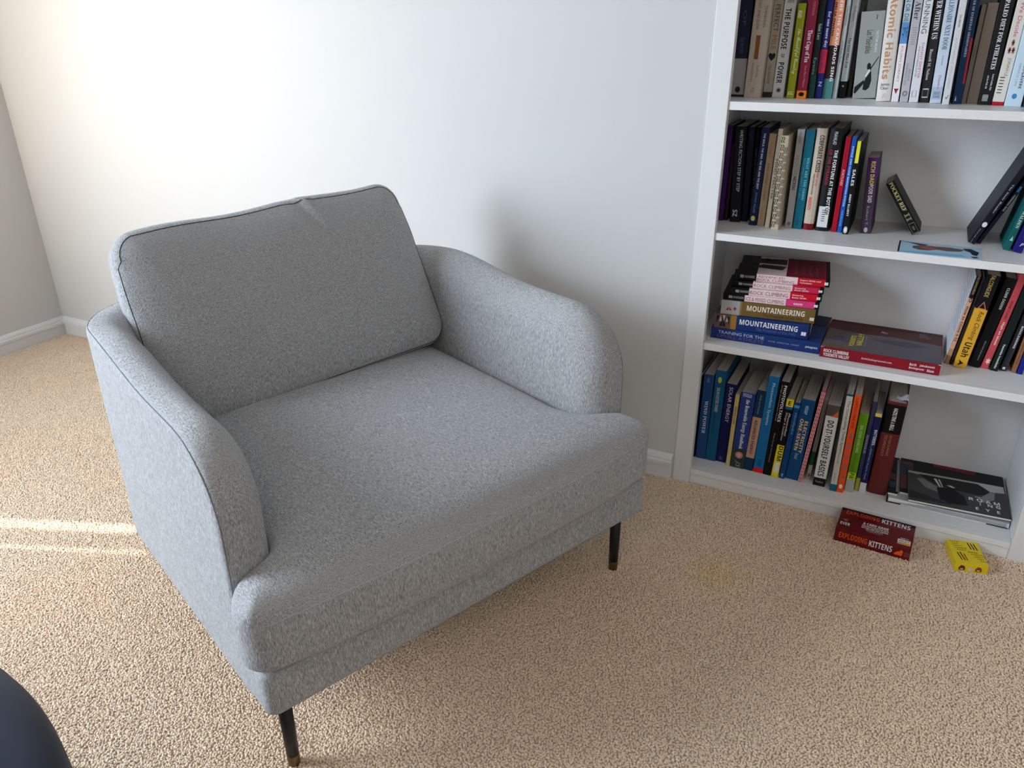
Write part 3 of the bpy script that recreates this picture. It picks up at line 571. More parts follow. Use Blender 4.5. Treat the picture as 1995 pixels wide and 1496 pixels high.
 (2, 0.1333, 0.1366, 0.0135, 0.235, 0.15, 0.3665, 'paper', (20, 22, 36), [], [('●', 0.0401, 0.0516, 0.2, 0.9, (235, 215, 215), 'sans'), ('The Stoic Reader', 0.0727, 0.1403, 0.45, 0.7, (170, 175, 185), 'serif'), ('Edited with notes', 0.0002, 0.0352, 0.3, 0.5, (130, 140, 150), 'sans')], 'dark navy book leaning far over near the right end of the second shelf'),
 (2, 0.1482, 0.1494, 0.0078, 0.172, 0.14, 0.3927, 'paper', (16, 34, 52), [], [('THINKING WAR', 0.0786, 0.1174, 0.3, 0.75, (200, 205, 210), 'bold'), ('▮', 0.1238, 0.1364, 0.2, 0.8, (70, 140, 200), 'sans')], 'dark blue leaning book directly under the navy leaning one on the second shelf'),
 (2, 0.199, 0.1104, 0.0128, 0.2, 0.13, 0.1676, 'paper', (20, 88, 88), [], [('WALDEN', 0.0485, 0.0853, 0.3, 0.75, (190, 215, 205), 'serif'), ('▲', 0.0211, 0.0312, 0.3, 0.8, (150, 200, 190), 'sans')], 'teal tilted spine at the right edge of the second shelf'),
 (2, 0.2181, 0.097, 0.0175, 0.215, 0.14, 0.1643, 'paper', (32, 28, 102), [], [('P', 0.0136, 0.0208, 0.45, 0.8, (235, 235, 240), 'italic'), ('HILLMAN', 0.0322, 0.0507, 0.4, 0.7, (100, 100, 160), 'sans')], 'indigo tilted spine with a white letter near its foot, right edge of the second shelf'),
 (3, 0.1418, 0.1142, 0.0087, 0.2142, 0.2, 0.0989, 'paper', (205, 160, 130), [(0.1619, 0.2184, (16, 16, 20)), (0.0206, 0.0378, (170, 130, 95)), (-0.0027, 0.0206, (150, 115, 85))], [('FALCONGUIDES', 0.1708, 0.214, 0.3, 0.75, (190, 165, 100), 'sans'), ('O', 0.152, 0.1619, 0.2, 0.85, (30, 25, 25), 'bold'), ('How to Climb 5.12', 0.0569, 0.1421, 0.2, 0.75, (35, 25, 25), 'bold')], 'slim peach and black spine with white papers on its left cover, third shelf'),
 (3, 0.1505, 0.1135, 0.0052, 0.2103, 0.18, 0.106, 'paper', (42, 36, 38), [], [], 'thin dark brown spine left of the yellow guide on the third shelf'),
 (3, 0.1675, 0.1018, 0.0251, 0.2221, 0.16, 0.0987, 'paper', (215, 160, 50), [(0.1431, 0.2324, (14, 16, 22))], [('FALCONGUIDE', 0.1716, 0.2204, 0.3, 0.65, (200, 175, 100), 'sans'), ('△', 0.1431, 0.161, 0.15, 0.85, (190, 110, 90), 'sans'), ('Rock Climbing', 0.0682, 0.1378, 0.3, 0.8, (60, 45, 25), 'italic'), ('Utah', 0.0267, 0.0626, 0.25, 0.85, (30, 25, 20), 'bold'), ('➤', 0.0037, 0.019, 0.25, 0.7, (20, 20, 20), 'sans')], 'yellow spine with a black top, wide climbing guide on the third shelf'),
 (3, 0.1968, 0.12, 0.0212, 0.2156, 0.15, 0.1277, 'paper', (14, 16, 20), [], [('CLIMB OGDEN', 0.143, 0.1929, 0.5, 0.75, (200, 200, 195), 'bold'), ('Gerald Johnson', 0.0177, 0.0654, 0.5, 0.7, (170, 170, 165), 'italic')], 'black spine with small white lettering right of the yellow guide on the third shelf'),
 (3, 0.2184, 0.1221, 0.0149, 0.2257, 0.15, 0.1156, 'paper', (190, 75, 80), [], [('MOAB CLIMBS', 0.1215, 0.1646, 0.35, 0.6, (60, 25, 25), 'bold'), ('High on Moab', 0.0587, 0.1142, 0.35, 0.7, (240, 225, 220), 'bold'), ('✱', 0.0111, 0.0255, 0.3, 0.9, (235, 210, 205), 'sans')], 'salmon red spine in the right group of the third shelf'),
 (3, 0.2362, 0.1145, 0.0149, 0.2247, 0.15, 0.1078, 'paper', (20, 34, 32), [], [('Yosemite Freeclimbs', 0.0063, 0.0666, 0.4, 0.7, (220, 220, 215), 'bold')], 'dark green-black spine right of the salmon red one on the third shelf'),
 (3, 0.2552, 0.1241, 0.0128, 0.2161, 0.15, 0.1097, 'paper', (52, 52, 56), [], [('BOULDERING', 0.0569, 0.1103, 0.5, 0.8, (225, 225, 225), 'bold'), ('▪', 0.0039, 0.0096, 0.3, 0.7, (220, 220, 220), 'sans')], 'black and grey mottled spine near the right edge of the third shelf'),
 (3, 0.2761, 0.1229, 0.0091, 0.208, 0.15, 0.0634, 'paper', (140, 95, 65), [], [('Southern California', 0.0211, 0.0746, 0.3, 0.7, (70, 40, 25), 'italic')], 'brown spine near the right edge of the third shelf'),
 (3, 0.2876, 0.1198, 0.0109, 0.2107, 0.15, 0.0585, 'paper', (30, 38, 120), [], [], 'royal blue spine at the right edge of the third shelf'),
 (4, -0.4032, 0.0643, 0.0053, 0.2442, 0.18, -0.0067, 'paper', (20, 22, 24), [], [], 'thin black spine, leftmost on the bottom shelf'),
 (4, -0.3855, 0.0639, 0.0259, 0.2506, 0.2, 0.0008, 'paper', (38, 68, 115), [], [('GIPE', 0.2283, 0.2416, 0.35, 0.6, (120, 140, 170), 'sans'), ('WIND POWER', 0.0771, 0.1744, 0.35, 0.7, (190, 205, 220), 'serif')], 'steel blue spine with widely set white capitals, left end of the bottom shelf'),
 (4, -0.3584, 0.0643, 0.0267, 0.2671, 0.2, 0.011, 'paper', (20, 82, 118), [], [('●', 0.2316, 0.2488, 0.3, 0.65, (190, 175, 70), 'sans'), ('SOLAR ELECTRIC POWER', 0.1477, 0.2182, 0.3, 0.6, (170, 170, 170), 'bold'), ('GENERATION', 0.0751, 0.145, 0.3, 0.5, (15, 50, 80), 'sans')], 'teal blue spine with a small yellow dot, near the left end of the bottom shelf'),
 (4, -0.3317, 0.0685, 0.0263, 0.2331, 0.17, 0.0241, 'paper', (20, 25, 72), [], [('SOLAR ENERGY', 0.1218, 0.2239, 0.35, 0.7, (190, 195, 205), 'sans'), ('ASI', 0.0079, 0.0166, 0.35, 0.65, (110, 120, 150), 'sans')], 'dark navy spine with plain white capitals on the bottom shelf'),
 (4, -0.3099, 0.0581, 0.0106, 0.2123, 0.16, 0.0154, 'paper', (195, 175, 115), [], [('MOJAVE LAND', 0.1261, 0.1778, 0.2, 0.8, (50, 45, 30), 'serif')], 'thin yellow-beige spine on the bottom shelf'),
 (4, -0.2853, 0.0567, 0.0354, 0.2224, 0.16, 0.0249, 'paper', (45, 60, 125), [(-0.0083, 0.0577, (45, 60, 55))], [('KEMP', 0.2097, 0.2195, 0.15, 0.75, (190, 200, 225), 'serif'), ('the Renewable Energy Handbook', 0.0577, 0.2031, 0.35, 0.7, (215, 225, 240), 'serif'), ('◉', 0.0292, 0.0492, 0.25, 0.8, (210, 140, 140), 'sans'), ('JS', 0.0004, 0.0235, 0.3, 0.7, (140, 150, 140), 'italic')], 'blue spine with white serif lettering and a dark green foot on the bottom shelf'),
 (4, -0.2564, 0.0575, 0.022, 0.2357, 0.15, 0.035, 'paper', (20, 52, 78), [(0.0379, 0.1587, (185, 145, 125))], [('Wells and Pumping', 0.1695, 0.2227, 0.35, 0.6, (130, 160, 175), 'sans'), ('ADVANCED ENERGY', 0.0479, 0.1505, 0.3, 0.65, (60, 50, 70), 'bold')], 'dark teal spine with a large tan label on the bottom shelf'),
 (4, -0.2305, 0.0567, 0.0255, 0.2799, 0.19, 0.0266, 'paper', (28, 105, 160), [(-0.0195, 0.0133, (215, 30, 40))], [('Photovoltaic Systems', 0.143, 0.2617, 0.35, 0.7, (190, 215, 235), 'sans'), ('▥', 0.0208, 0.0392, 0.35, 0.7, (25, 60, 80), 'sans')], 'bright blue spine with a red foot on the bottom shelf'),
 (4, -0.2068, 0.0548, 0.0203, 0.272, 0.18, 0.043, 'paper', (12, 12, 14), [], [('PHOTOVOLTAICS', 0.1597, 0.262, 0.45, 0.8, (235, 235, 235), 'bold'), ('Design and Installation Manual', 0.161, 0.2608, 0.15, 0.3, (180, 180, 180), 'sans'), ('Solar Energy International', 0.0397, 0.1258, 0.35, 0.55, (160, 160, 160), 'sans')], 'tall black spine with bold white capitals on the bottom shelf'),
 (4, -0.1872, 0.0546, 0.0178, 0.2282, 0.16, 0.0454, 'paper', (12, 12, 16), [(0.2068, 0.2316, (225, 205, 50)), (0.1989, 0.2068, (25, 100, 150)), (-0.0063, 0.0952, (220, 205, 45))], [('Photovoltaic', 0.1226, 0.1897, 0.6, 0.9, (215, 215, 215), 'italic'), ('Design & Installation', 0.1089, 0.1897, 0.2, 0.5, (215, 215, 215), 'italic'), ('DUM', 0.0492, 0.0924, 0.3, 0.9, (40, 35, 25), 'bold'), ('▮', 0.0138, 0.0436, 0.25, 0.85, (215, 215, 215), 'sans'), ('E', 0.2107, 0.2225, 0.3, 0.7, (60, 50, 40), 'bold')], 'black spine with yellow top and yellow foot on the bottom shelf'),
 (4, -0.1691, 0.0539, 0.0133, 0.2231, 0.16, 0.0446, 'paper', (22, 62, 118), [(0.215, 0.2254, (25, 60, 140)), (0.2072, 0.215, (60, 160, 190))], [('microhydro', 0.1328, 0.1941, 0.3, 0.85, (120, 175, 215), 'sans'), ('Y', 0.0049, 0.0149, 0.3, 0.7, (200, 210, 220), 'bold')], 'narrow blue spine with light blue lettering on the bottom shelf'),
 (4, -0.1452, 0.0605, 0.0323, 0.2324, 0.17, 0.0448, 'paper', (16, 70, 120), [], [('HEGAP', 0.1914, 0.2149, 0.35, 0.6, (160, 190, 210), 'bold'), ('ELECTRICITY', 0.0809, 0.1729, 0.55, 0.8, (235, 190, 130), 'bold'), ('ONE-SEVEN', 0.0865, 0.1769, 0.2, 0.45, (235, 190, 130), 'bold'), ('Revised', 0.0615, 0.0782, 0.35, 0.65, (150, 175, 195), 'sans')], 'wide blue spine with glowing orange-cream capitals on the bottom shelf'),
 (4, -0.124, 0.0583, 0.0096, 0.2653, 0.17, 0.0736, 'paper', (185, 60, 70), [], [('≡≡≡≡≡≡≡≡≡≡≡≡≡≡≡≡≡≡≡≡≡≡≡≡≡≡', 0.0017, 0.2619, 0.05, 0.95, (225, 205, 205), 'bold')], 'spine with narrow red and white cross stripes on the bottom shelf'),
 (4, -0.1072, 0.0796, 0.0101, 0.2319, 0.15, 0.0449, 'paper', (128, 128, 120), [(0.0434, 0.0838, (18, 70, 45)), (-0.0067, 0.0434, (160, 158, 150))], [('The Farm and Diesel Workshop', 0.0866, 0.2063, 0.3, 0.75, (75, 78, 72), 'sans'), ('▪', 0.0081, 0.0185, 0.3, 0.8, (150, 50, 60), 'sans')], 'grey spine with a dark green patch right of the striped one on the bottom shelf'),
 (4, -0.0778, 0.0594, 0.0292, 0.2314, 0.15, 0.0081, 'paper', (215, 215, 215), [(0.2006, 0.2415, (85, 72, 66)), (-0.0084, 0.0234, (24, 28, 18))], [('DO-IT-YOURSELF BASICS', 0.0292, 0.1885, 0.25, 0.75, (20, 20, 20), 'condbold'), ('◢', 0.1992, 0.2178, 0.45, 0.95, (205, 100, 60), 'sans'), ('Readers', 0.009, 0.0156, 0.2, 0.8, (150, 150, 110), 'sans')], 'white spine with heavy black capitals and a dark photo on top, bottom shelf'),
 (4, -0.0427, 0.0491, 0.0147, 0.272, 0.15, -0.0089, 'paper', (198, 196, 185), [(0.2666, 0.2758, (15, 75, 85)), (-0.0083, 0.0203, (25, 95, 125))], [('The Composting Toilet System', 0.1082, 0.2553, 0.3, 0.8, (45, 55, 60), 'sans'), ('BOOK', 0.0792, 0.1068, 0.35, 0.6, (70, 75, 75), 'sans'), ('David Porto', 0.0288, 0.0542, 0.3, 0.6, (100, 105, 105), 'sans')], 'off-white spine with a teal foot on the bottom shelf'),
 (4, -0.0261, 0.0503, 0.0158, 0.2719, 0.15, -0.0035, 'paper', (228, 80, 35), [], [('LIMITED TIME FOR', 0.1832, 0.2638, 0.35, 0.65, (130, 40, 20), 'bold'), ('❖ ❖ ❖ ❖ ❖', 0.0356, 0.1726, 0.3, 0.75, (90, 110, 130), 'sans'), ('●', 0.0114, 0.0242, 0.25, 0.75, (235, 225, 210), 'sans')], 'bright orange spine on the bottom shelf'),
 (4, -0.0063, 0.0645, 0.0205, 0.2218, 0.14, 0.0017, 'paper', (95, 150, 25), [(-0.0069, 0.0374, (165, 172, 165))], [('REAL GOODS SOLAR LIVING', 0.1138, 0.1892, 0.35, 0.65, (215, 225, 190), 'sans'), ('THE NATURAL HOME', 0.0585, 0.1111, 0.3, 0.6, (50, 95, 20), 'sans'), ('▮', 0.0359, 0.0557, 0.05, 0.9, (190, 220, 50), 'sans'), ('PW', 0.0374, 0.0543, 0.2, 0.8, (20, 25, 15), 'bold')], 'lime green spine with a grey foot on the bottom shelf'),
 (4, 0.0103, 0.0772, 0.0096, 0.252, 0.15, 0.0061, 'paper', (58, 60, 90), [(0.0006, 0.0377, (165, 160, 60))], [('RENEWABLES', 0.1089, 0.1605, 0.2, 0.75, (165, 165, 175), 'bold')], 'slim grey-violet spine left of the navy one with a white foot on the bottom shelf'),
 (4, 0.0237, 0.0741, 0.015, 0.2243, 0.14, 0.0056, 'paper', (28, 35, 80), [(0.2154, 0.2272, (215, 190, 90)), (-0.0039, 0.029, (205, 205, 208))], [('BATTERIES', 0.1384, 0.1799, 0.4, 0.85, (215, 220, 225), 'bold'), ('in a RENEWABLE World for Homes', 0.0389, 0.1384, 0.35, 0.65, (150, 165, 185), 'sans')], 'navy spine with a white foot and a yellow top edge on the bottom shelf'),
 (4, 0.0563, 0.0841, 0.0439, 0.2569, 0.17, 0.0135, 'hard', (98, 42, 42), [(0.1734, 0.2503, (14, 12, 12))], [('HAZELTINE & BULL', 0.1819, 0.242, 0.4, 0.6, (220, 220, 215), 'bold'), ('FIELD GUIDE TO APPROPRIATE', 0.1119, 0.1686, 0.5, 0.62, (140, 105, 70), 'bold'), ('TECHNOLOGY', 0.1091, 0.1686, 0.25, 0.4, (140, 105, 70), 'bold')], 'very thick maroon spine with a black title block, right end of the bottom row'),
]
# ------------------------------------------------------------------ books
M_PAGE = mat('page_block', (.52, .49, .43), .9, .1)
def mat_pages():
    m = M_PAGE; p = m.node_tree.nodes['Principled BSDF']; tc = N(m, 'ShaderNodeTexCoord'); mp = N(m, 'ShaderNodeMapping'); mp.inputs['Scale'].default_value = (1600, 6, 6)
    n = N(m, 'ShaderNodeTexNoise'); n.inputs['Scale'].default_value = 1; Lk(m, tc.outputs['Object'], mp.inputs[0]); Lk(m, mp.outputs[0], n.inputs['Vector'])
    r = ramp(m, [(.35, (.36, .34, .30)), (.65, (.60, .57, .51))]); Lk(m, n.outputs['Fac'], r.inputs['Fac']); Lk(m, r.outputs['Color'], p.inputs['Base Color'])
mat_pages()
BG = 1.12
def cover_mat(c): return mat('cover_%02x%02x%02x' % tuple(c), gain(c, BG), .5, .22)
GROUPS = {1: 'books on the top shelf', 2: 'books on the second shelf', 3: 'books leaning on the third shelf', 4: 'books on the bottom shelf'}
def book_parts(root, t, h, depth, kind, col, bands, texts):
    """root frame: x across the spine (0 centre), y into the shelf, z up the spine; spine face at y=0"""
    hard = kind == 'hard'; ct = .0022 if hard else .0006; over = .003 if hard else .0004
    w = t/2; rr = min(w*.35, .004) if hard else min(w*.25, .0012)
    # closed C-shaped plan profile (outer then inner)
    outer = [(-w, depth), (-w, rr)]
    for a in (60, 30): outer.append((-w+rr*(1-math.cos(math.radians(90-a)))*1.0, rr-rr*math.sin(math.radians(90-a))))
    bul = .0018 if (hard and t > .02) else 0
    outer += [(-w+rr, 0)]
    sp = [(-w+rr, 0)]
    right = [(-x, y) for x, y in outer[::-1]]
    mid = [(-w*.3, -bul*.9), (w*.3, -bul*.9)] if bul else []
    O = outer+mid+right
    inner = [(w-ct, depth), (w-ct, rr+ct), (w-ct-rr*.4, ct), (-w+ct+rr*.4, ct), (-w+ct, rr+ct), (-w+ct, depth)]
    P = O+inner; n = len(P)
    lv = sorted({0.0, h, *[min(max(v, 0), h) for b in bands for v in b[:2]]})
    mats = [cover_mat(col)]; V = []; F = []; MI = []
    for z in lv: V += [(x, y, z) for x, y in P]
    nO = len(O)
    for i in range(len(lv)-1):
        zc = (lv[i]+lv[i+1])/2; mi = 0
        for b0, b1, bc_ in bands:
            if b0 <= zc <= b1:
                m = cover_mat(bc_)
                if m not in mats: mats.append(m)
                mi = mats.index(m)
        for k in range(n):
            k2 = (k+1) % n; F.append((i*n+k, i*n+k2, (i+1)*n+k2, (i+1)*n+k)); MI.append(mi)
    top = (len(lv)-1)*n
    # end caps as a strip between outer and inner
    def cap(base, flip):
        Ln = O; idxo = list(range(nO)); idxi = [n-1-k for k in range(6)]
        io = ii = 0
        while io < nO-1 or ii < 5:
            if ii >= 5 or (io < nO-1 and io/(nO-1) <= ii/5): f = (base+idxo[io], base+idxo[io+1], base+idxi[ii]); io += 1
            else: f = (base+idxo[io], base+idxi[ii+1], base+idxi[ii]); ii += 1
            F.append(f[::-1] if flip else f); MI.append(0)
    cap(0, True); cap(top, False)
    cv = mesh_obj('cover', V, F, mats, root, midx=MI)
    bm = bmesh.new(); box_bm(bm, -w+ct+.0001, w-ct-.0001, rr+ct*.6+.0002, depth-over-.0005, over+.0002, h-over-.0004)
    bm_obj('page_block', bm, M_PAGE, root)
    for s_, u0, u1, v0, v1, c_, st in texts:
        x0 = -w+v0*t; x1 = -w+v1*t; yy = -.00025-bul
        if s_ in '●◉◎▮▯▭▣▬▪▲△▼♥★✱➤◢⁂◫▦▥†✓✈∧P●▐' or len(s_) == 1:
            # an upright emblem: reads with the book standing
            lettering(s_, st, (x0, yy, u0), (x1-x0, 0, 0), (0, 0, u1-u0), ink(c_), root, 'emblem')
        elif st == 'boldblock':
            lettering('█'*6, 'sans', (x0, yy+.0001, u1), (0, 0, u0-u1), (x1-x0, 0, 0), ink(c_), root, 'spine_strip')
        elif st == 'sans' and (s_ in ('James', 'Clear', 'GARZA', 'Readers', 'DAY')):
            lettering(s_, st, (x0, yy, u0), (x1-x0, 0, 0), (0, 0, u1-u0), ink(c_), root)
        else:
            lettering(s_, st, (x0, yy, u1), (0, 0, u0-u1), (x1-x0, 0, 0), ink(c_), root)
ROW_Z = {1: .9670, 2: .6777, 3: .4022, 4: .0407}
NAMEB = {}
bake_texts([(tx[0], tx[-1]) for b_ in BOOKS for tx in b_[10]])
for row, bx, by, t, h, depth, lean, kind, col, bands, texts, label in BOOKS:
    z0 = ROW_Z[row]+.0002+abs(math.sin(lean))*t/2
    depth = min(depth, .282-by)
    r = empty('book', (bx, by, z0)); r.rotation_euler = (0, lean, 0)
    tag(r, label, 'book', GROUPS[row])
    book_parts(r, t, h, depth, kind, col, bands, texts)
    NAMEB[label] = (r, t, h, depth)
# figure print on the thick grey-green spine
def spine_pt(r, t, fx, z): return (-t/2+fx*t, -.0003, z)
r_, t_, h_, d_ = [v for k, v in NAMEB.items() if k.startswith('thick grey-green')][0]
q = ink((18, 18, 18))
poly('printed_figure', [spine_pt(r_, t_, a, b) for a, b in ((.40, .018), (.55, .016), (.68, .022), (.74, .036), (.70, .052), (.66, .058), (.56, .055), (.50, .045), (.42, .03))], q, r_)
poly('printed_figure', [spine_pt(r_, t_, a, b) for a, b in ((.03, .012), (.10, .010), (.45, .032), (.42, .038), (.05, .024))], q, r_)
poly('printed_figure', [spine_pt(r_, t_, a, b) for a, b in ((.50, .060), (.58, .058), (.66, .062), (.64, .070), (.56, .073), (.49, .069))], q, r_)
poly('printed_figure', [spine_pt(r_, t_, a, b) for a, b in ((.62, .060), (.64, .057), (.95, .083), (.94, .085))], q, r_)
poly('printed_figure', [(x, y-.0002, z) for x, y, z in [spine_pt(r_, t_, a, b) for a, b in ((.44, .046), (.50, .043), (.66, .056), (.60, .060))]], ink((210, 210, 205)), r_)

# papers clipped on the left cover of the slim peach book, third shelf
r_, t_, h_, d_ = [v for k, v in NAMEB.items() if k.startswith('slim peach')][0]
o = box('loose_papers', -t_/2-.0022, -t_/2-.0002, .006, .150, .002, .212, mat('note_paper', (.62, .64, .68), .8, .2), r_, .0003)
o['label'] = 'white papers with handwritten lines'
for k in range(13):
    z = .200-k*.0105; y1 = .125-.02*random.random()
    box('pencil_line', -t_/2-.0025, -t_/2-.0023, .012+.01*random.random(), y1, z, z+.0012, mat('pencil', (.22, .22, .24), .8, .2), r_, 0)

# ---------------- horizontal books
def flat_book(xr, y, zb, length, t, depth, yaw, col, bands, texts, label, cat='book', group=None, kind='paper'):
    r = empty('book', (xr, y, zb+t/2+.0002)); r.rotation_euler = (0, -math.pi/2, math.radians(yaw))
    tag(r, label, cat, group); book_parts(r, t, length, depth, kind, col, bands, texts); return r
# on these the spine runs left (head, u = length) to right (u = 0); text v: 0 bottom .. 1 top
GS = 'climbing guides stacked flat on the third shelf'
def T(L, s, a, b, v0, v1, c, st='sans'): return (s, L*(1-b), L*(1-a), v0, v1, c, st)
def Bd(L, a, b, c): return (L*(1-b), L*(1-a), c)
WR = (232, 205, 208)
z = .4022
L = .2589; flat_book(-.1296, .0447, z, L, .0285, .19, .2, (32, 55, 110), [], [T(L, 'TRAINING FOR THE', .07, .50, .52, .80, (180, 195, 225)), T(L, 'UPHILL ATHLETE', .065, .50, .16, .44, (120, 80, 120)), T(L, 'HOUSE · JOHNSTON · JORNET', .54, .82, .40, .56, (150, 165, 200)), T(L, 'patagonia', .875, .98, .38, .62, (220, 225, 235), 'bold')], 'wide navy paperback at the bottom of the flat stack on the third shelf', group=GS)
z += .0289
L = .2249; flat_book(-.158, .0536, z, L, .0363, .18, 2.9, (30, 52, 105), [Bd(L, 0, .175, (105, 80, 75)), Bd(L, .175, .235, (160, 120, 50)), Bd(L, .985, 1, (14, 14, 20))], [T(L, 'MOUNTAINEERING', .27, .875, .44, .82, (235, 238, 245), 'bold'), T(L, 'The Freedom of the Hills', .45, .86, .16, .36, (80, 100, 150), 'italic'), T(L, '▰▰', .915, .965, .25, .5, (215, 220, 225)), T(L, '◤◢◣◥', .02, .16, .15, .9, (25, 22, 22)), T(L, '▴▾▴', .05, .15, .5, .95, (205, 190, 185))], 'blue thick guidebook with bold white lettering, second from the bottom of the flat stack', group=GS)
z += .0367
L = .2239; flat_book(-.1481, .0687, z, L, .0357, .17, 6.2, (112, 88, 50), [Bd(L, 0, .2, (165, 165, 165)), Bd(L, .2, .22, (140, 115, 65)), Bd(L, .975, 1, (14, 14, 14))], [T(L, 'MOUNTAINEERING', .275, .87, .42, .80, (225, 218, 200), 'bold'), T(L, 'The Freedom of the Hills', .45, .86, .12, .34, (60, 40, 25), 'italic'), T(L, '▰▰', .925, .97, .2, .42, (215, 215, 205)), T(L, '◢◣✦', .05, .17, .3, .62, (150, 50, 60))], 'brown and white thick guidebook with bold white lettering in the middle of the flat stack', group=GS)
z += .0361
def guide(xr, y, zb, L, t, depth, yaw, a, tl, tc, sub_, c2, lbl, e=.03):
    two = isinstance(tl, tuple)
    tx = [T(L, '▰', .03+e, .07+e, .3, .75, (150, 150, 150)), T(L, 'MOUNTAINEERS', .08+e, .19+e, .35, .7, (150, 150, 150), 'bold'), T(L, '▰▰', .945, .985, .3, .7, (215, 225, 220))]
    if two: tx += [T(L, tl[0], a+.015, a+.015+(.62-a)*.72, .54, .88, tc), T(L, tl[1], a+.01, .625, .10, .44, tc)]
    else: tx += [T(L, tl, a+.012, .64, .2, .8, tc)]
    if isinstance(sub_, tuple): tx += [T(L, sub_[0], .685, .685+.22*min(1, len(sub_[0])/17), .55, .8, (245, 215, 215), 'bold'), T(L, sub_[1], .685, .685+.22*min(1, len(sub_[1])/17), .2, .45, (245, 215, 215), 'bold')]
    else: tx += [T(L, sub_, .74, .83, .35, .65, (250, 220, 235), 'bold')]
    return flat_book(xr, y, zb, L, t, depth, yaw, (14, 13, 16), [Bd(L, a, .66, (225, 205, 205)), Bd(L, .66, .955, c2)], tx, lbl, group=GS)
guide(-.148, .0698, z, .2225, .0160, .165, 5.1, .23, 'ICE & MIXED CLIMBING', (150, 70, 85), 'GADD', (210, 60, 120), 'thin guide with a pink end block in the flat stack'); z += .0164
guide(-.146, .0786, z, .2102, .0160, .165, 7.8, .21, 'ROCK CLIMBING', (150, 70, 85), ('Mastering', 'Basic Skills'), (195, 20, 45), 'thin black, white and bright red guide right above the pink-ended one'); z += .0164
guide(-.1449, .087, z, .2074, .0137, .165, 6.6, .22, 'ROCK CLIMBING', (150, 70, 85), ('Mastering', 'Basic Skills'), (190, 45, 75), 'thinnest black, white and dull red guide, second from the top of the flat stack'); z += .0141
g = guide(-.1357, .1002, z, .211, .0177, .165, 6.8, .21, ('ADVANCED', 'ROCK CLIMBING'), (150, 70, 85), ('Expert Skills and', 'Techniques'), (190, 25, 40), 'top guide of the flat stack, dark photo and dark red cover visible', .0)
# its front cover: red right part and a dark photograph (root frame: z runs to the left, x up)
gx = .0177/2+.0003; Lg = .211
poly('cover_print', [(gx, .002, .012), (gx, .163, .012), (gx, .163, Lg*.47), (gx, .002, Lg*.47)], ink((112, 22, 38)), g)
poly('cover_print', [(gx, .10, Lg*.48), (gx, .15, Lg*.48), (gx, .14, Lg*.9), (gx, .10, Lg*.93)], ink((52, 46, 44)), g)
poly('cover_print', [(gx, .05, Lg*.52), (gx, .085, Lg*.48), (gx, .09, Lg*.75), (gx, .06, Lg*.85)], ink((40, 50, 42)), g)
poly('cover_print', [(gx, .128, Lg*.65), (gx, .140, Lg*.65), (gx, .150, Lg*.72), (gx, .128, Lg*.74)], ink((110, 90, 70)), g)
for k in range(4):
    zc = Lg*(.12+.075*k); lettering('Mountain Skills'[:9+k], 'sans', (gx+.0002, .03, zc+.008), (0, .07+.012*k, 0), (0, 0, -.008), ink((120, 80, 88)), g)

# wide red guide lying at the shelf edge
L = .254; yb = flat_book(.1268, .0313, .4022, L, .0262, .205, -.6, (130, 25, 40), [], [
    T(L, 'ROCK CLIMBING', .03, .245, .52, .82, (235, 225, 225), 'bold'), T(L, 'YOSEMITE VALLEY', .03, .255, .14, .44, (235, 225, 225), 'bold'), T(L, 'RockClimbingYosemite.com', .36, .61, .34, .56, (215, 190, 195), 'bold'),
    T(L, 'Barth', .755, .81, .54, .78, (225, 215, 215), 'bold'), T(L, 'Jakubowski', .835, .955, .54, .78, (225, 215, 215), 'bold'), T(L, 'Beringause', .755, .875, .2, .44, (225, 215, 215), 'bold'), T(L, 'Sloan', .90, .955, .2, .44, (225, 215, 215), 'bold')],
    'wide dark red guidebook with a cloudy landscape cover, lying alone on the third shelf')
cx_ = .0262/2+.0003
def yp(name, pts, c): return poly(name, [(cx_+k*1e-5, y, L*(1-a)) for k, (a, y) in enumerate([(p[0], p[1]) for p in pts])] if False else [(cx_, y, L*(1-a)) for a, y in pts], ink(c), yb)
yp('cover_print', [(.005, .001), (.995, .001), (.995, .125), (.6, .135), (.3, .128), (.005, .14)], (98, 92, 98))
def yp2(name, pts, c, e): return poly(name, [(cx_+e, y, L*(1-a)) for a, y in pts], ink(c), yb)
yp2('cover_print', [(.005, .138), (.3, .126), (.6, .133), (.995, .123), (.995, .203), (.005, .203)], (82, 48, 46), .0001)
yp2('cover_print', [(.005, .185), (.995, .180), (.995, .203), (.005, .203)], (66, 34, 36), .0002)
yp2('cover_print', [(.06, .03), (.3, .012), (.52, .002), (.3, .002), (.06, .002)], (105, 85, 62), .0002)
yp2('cover_print', [(.4, .10), (.7, .115), (.9, .10), (.72, .075), (.5, .085)], (78, 78, 86), .0002)
yp2('cover_print', [(.55, .02), (.8, .05), (.99, .04), (.99, .004), (.6, .004)], (92, 92, 102), .0002)
yp2('cover_print', [(.02, .06), (.12, .09), (.28, .07), (.2, .05)], (84, 80, 90), .0002)
lettering('YOSEMITE', 'bold', (cx_+.0004, .030, L*(1-.27)), (0, .075, 0), (0, 0, L*.045), ink((215, 175, 45), 1.6), yb)
lettering('VALLEY', 'bold', (cx_+.0004, .040, L*(1-.335)), (0, .085, 0), (0, 0, L*.05), ink((215, 178, 50), 1.6), yb)
lettering('ROCK CLIMBS', 'sans', (cx_+.0004, .045, L*(1-.365)), (0, .07, 0), (0, 0, L*.018), ink((140, 150, 170)), yb)
for k in range(3):
    lettering(('Barth  Beringause', 'Jakubowski', 'Sloan')[k], 'sans', (cx_+.0004, .158+k*.011, L*(1-.80)), (0, 0, -L*(.10, .08, .06)[k]), (0, .006, 0), ink((165, 150, 160)), yb)
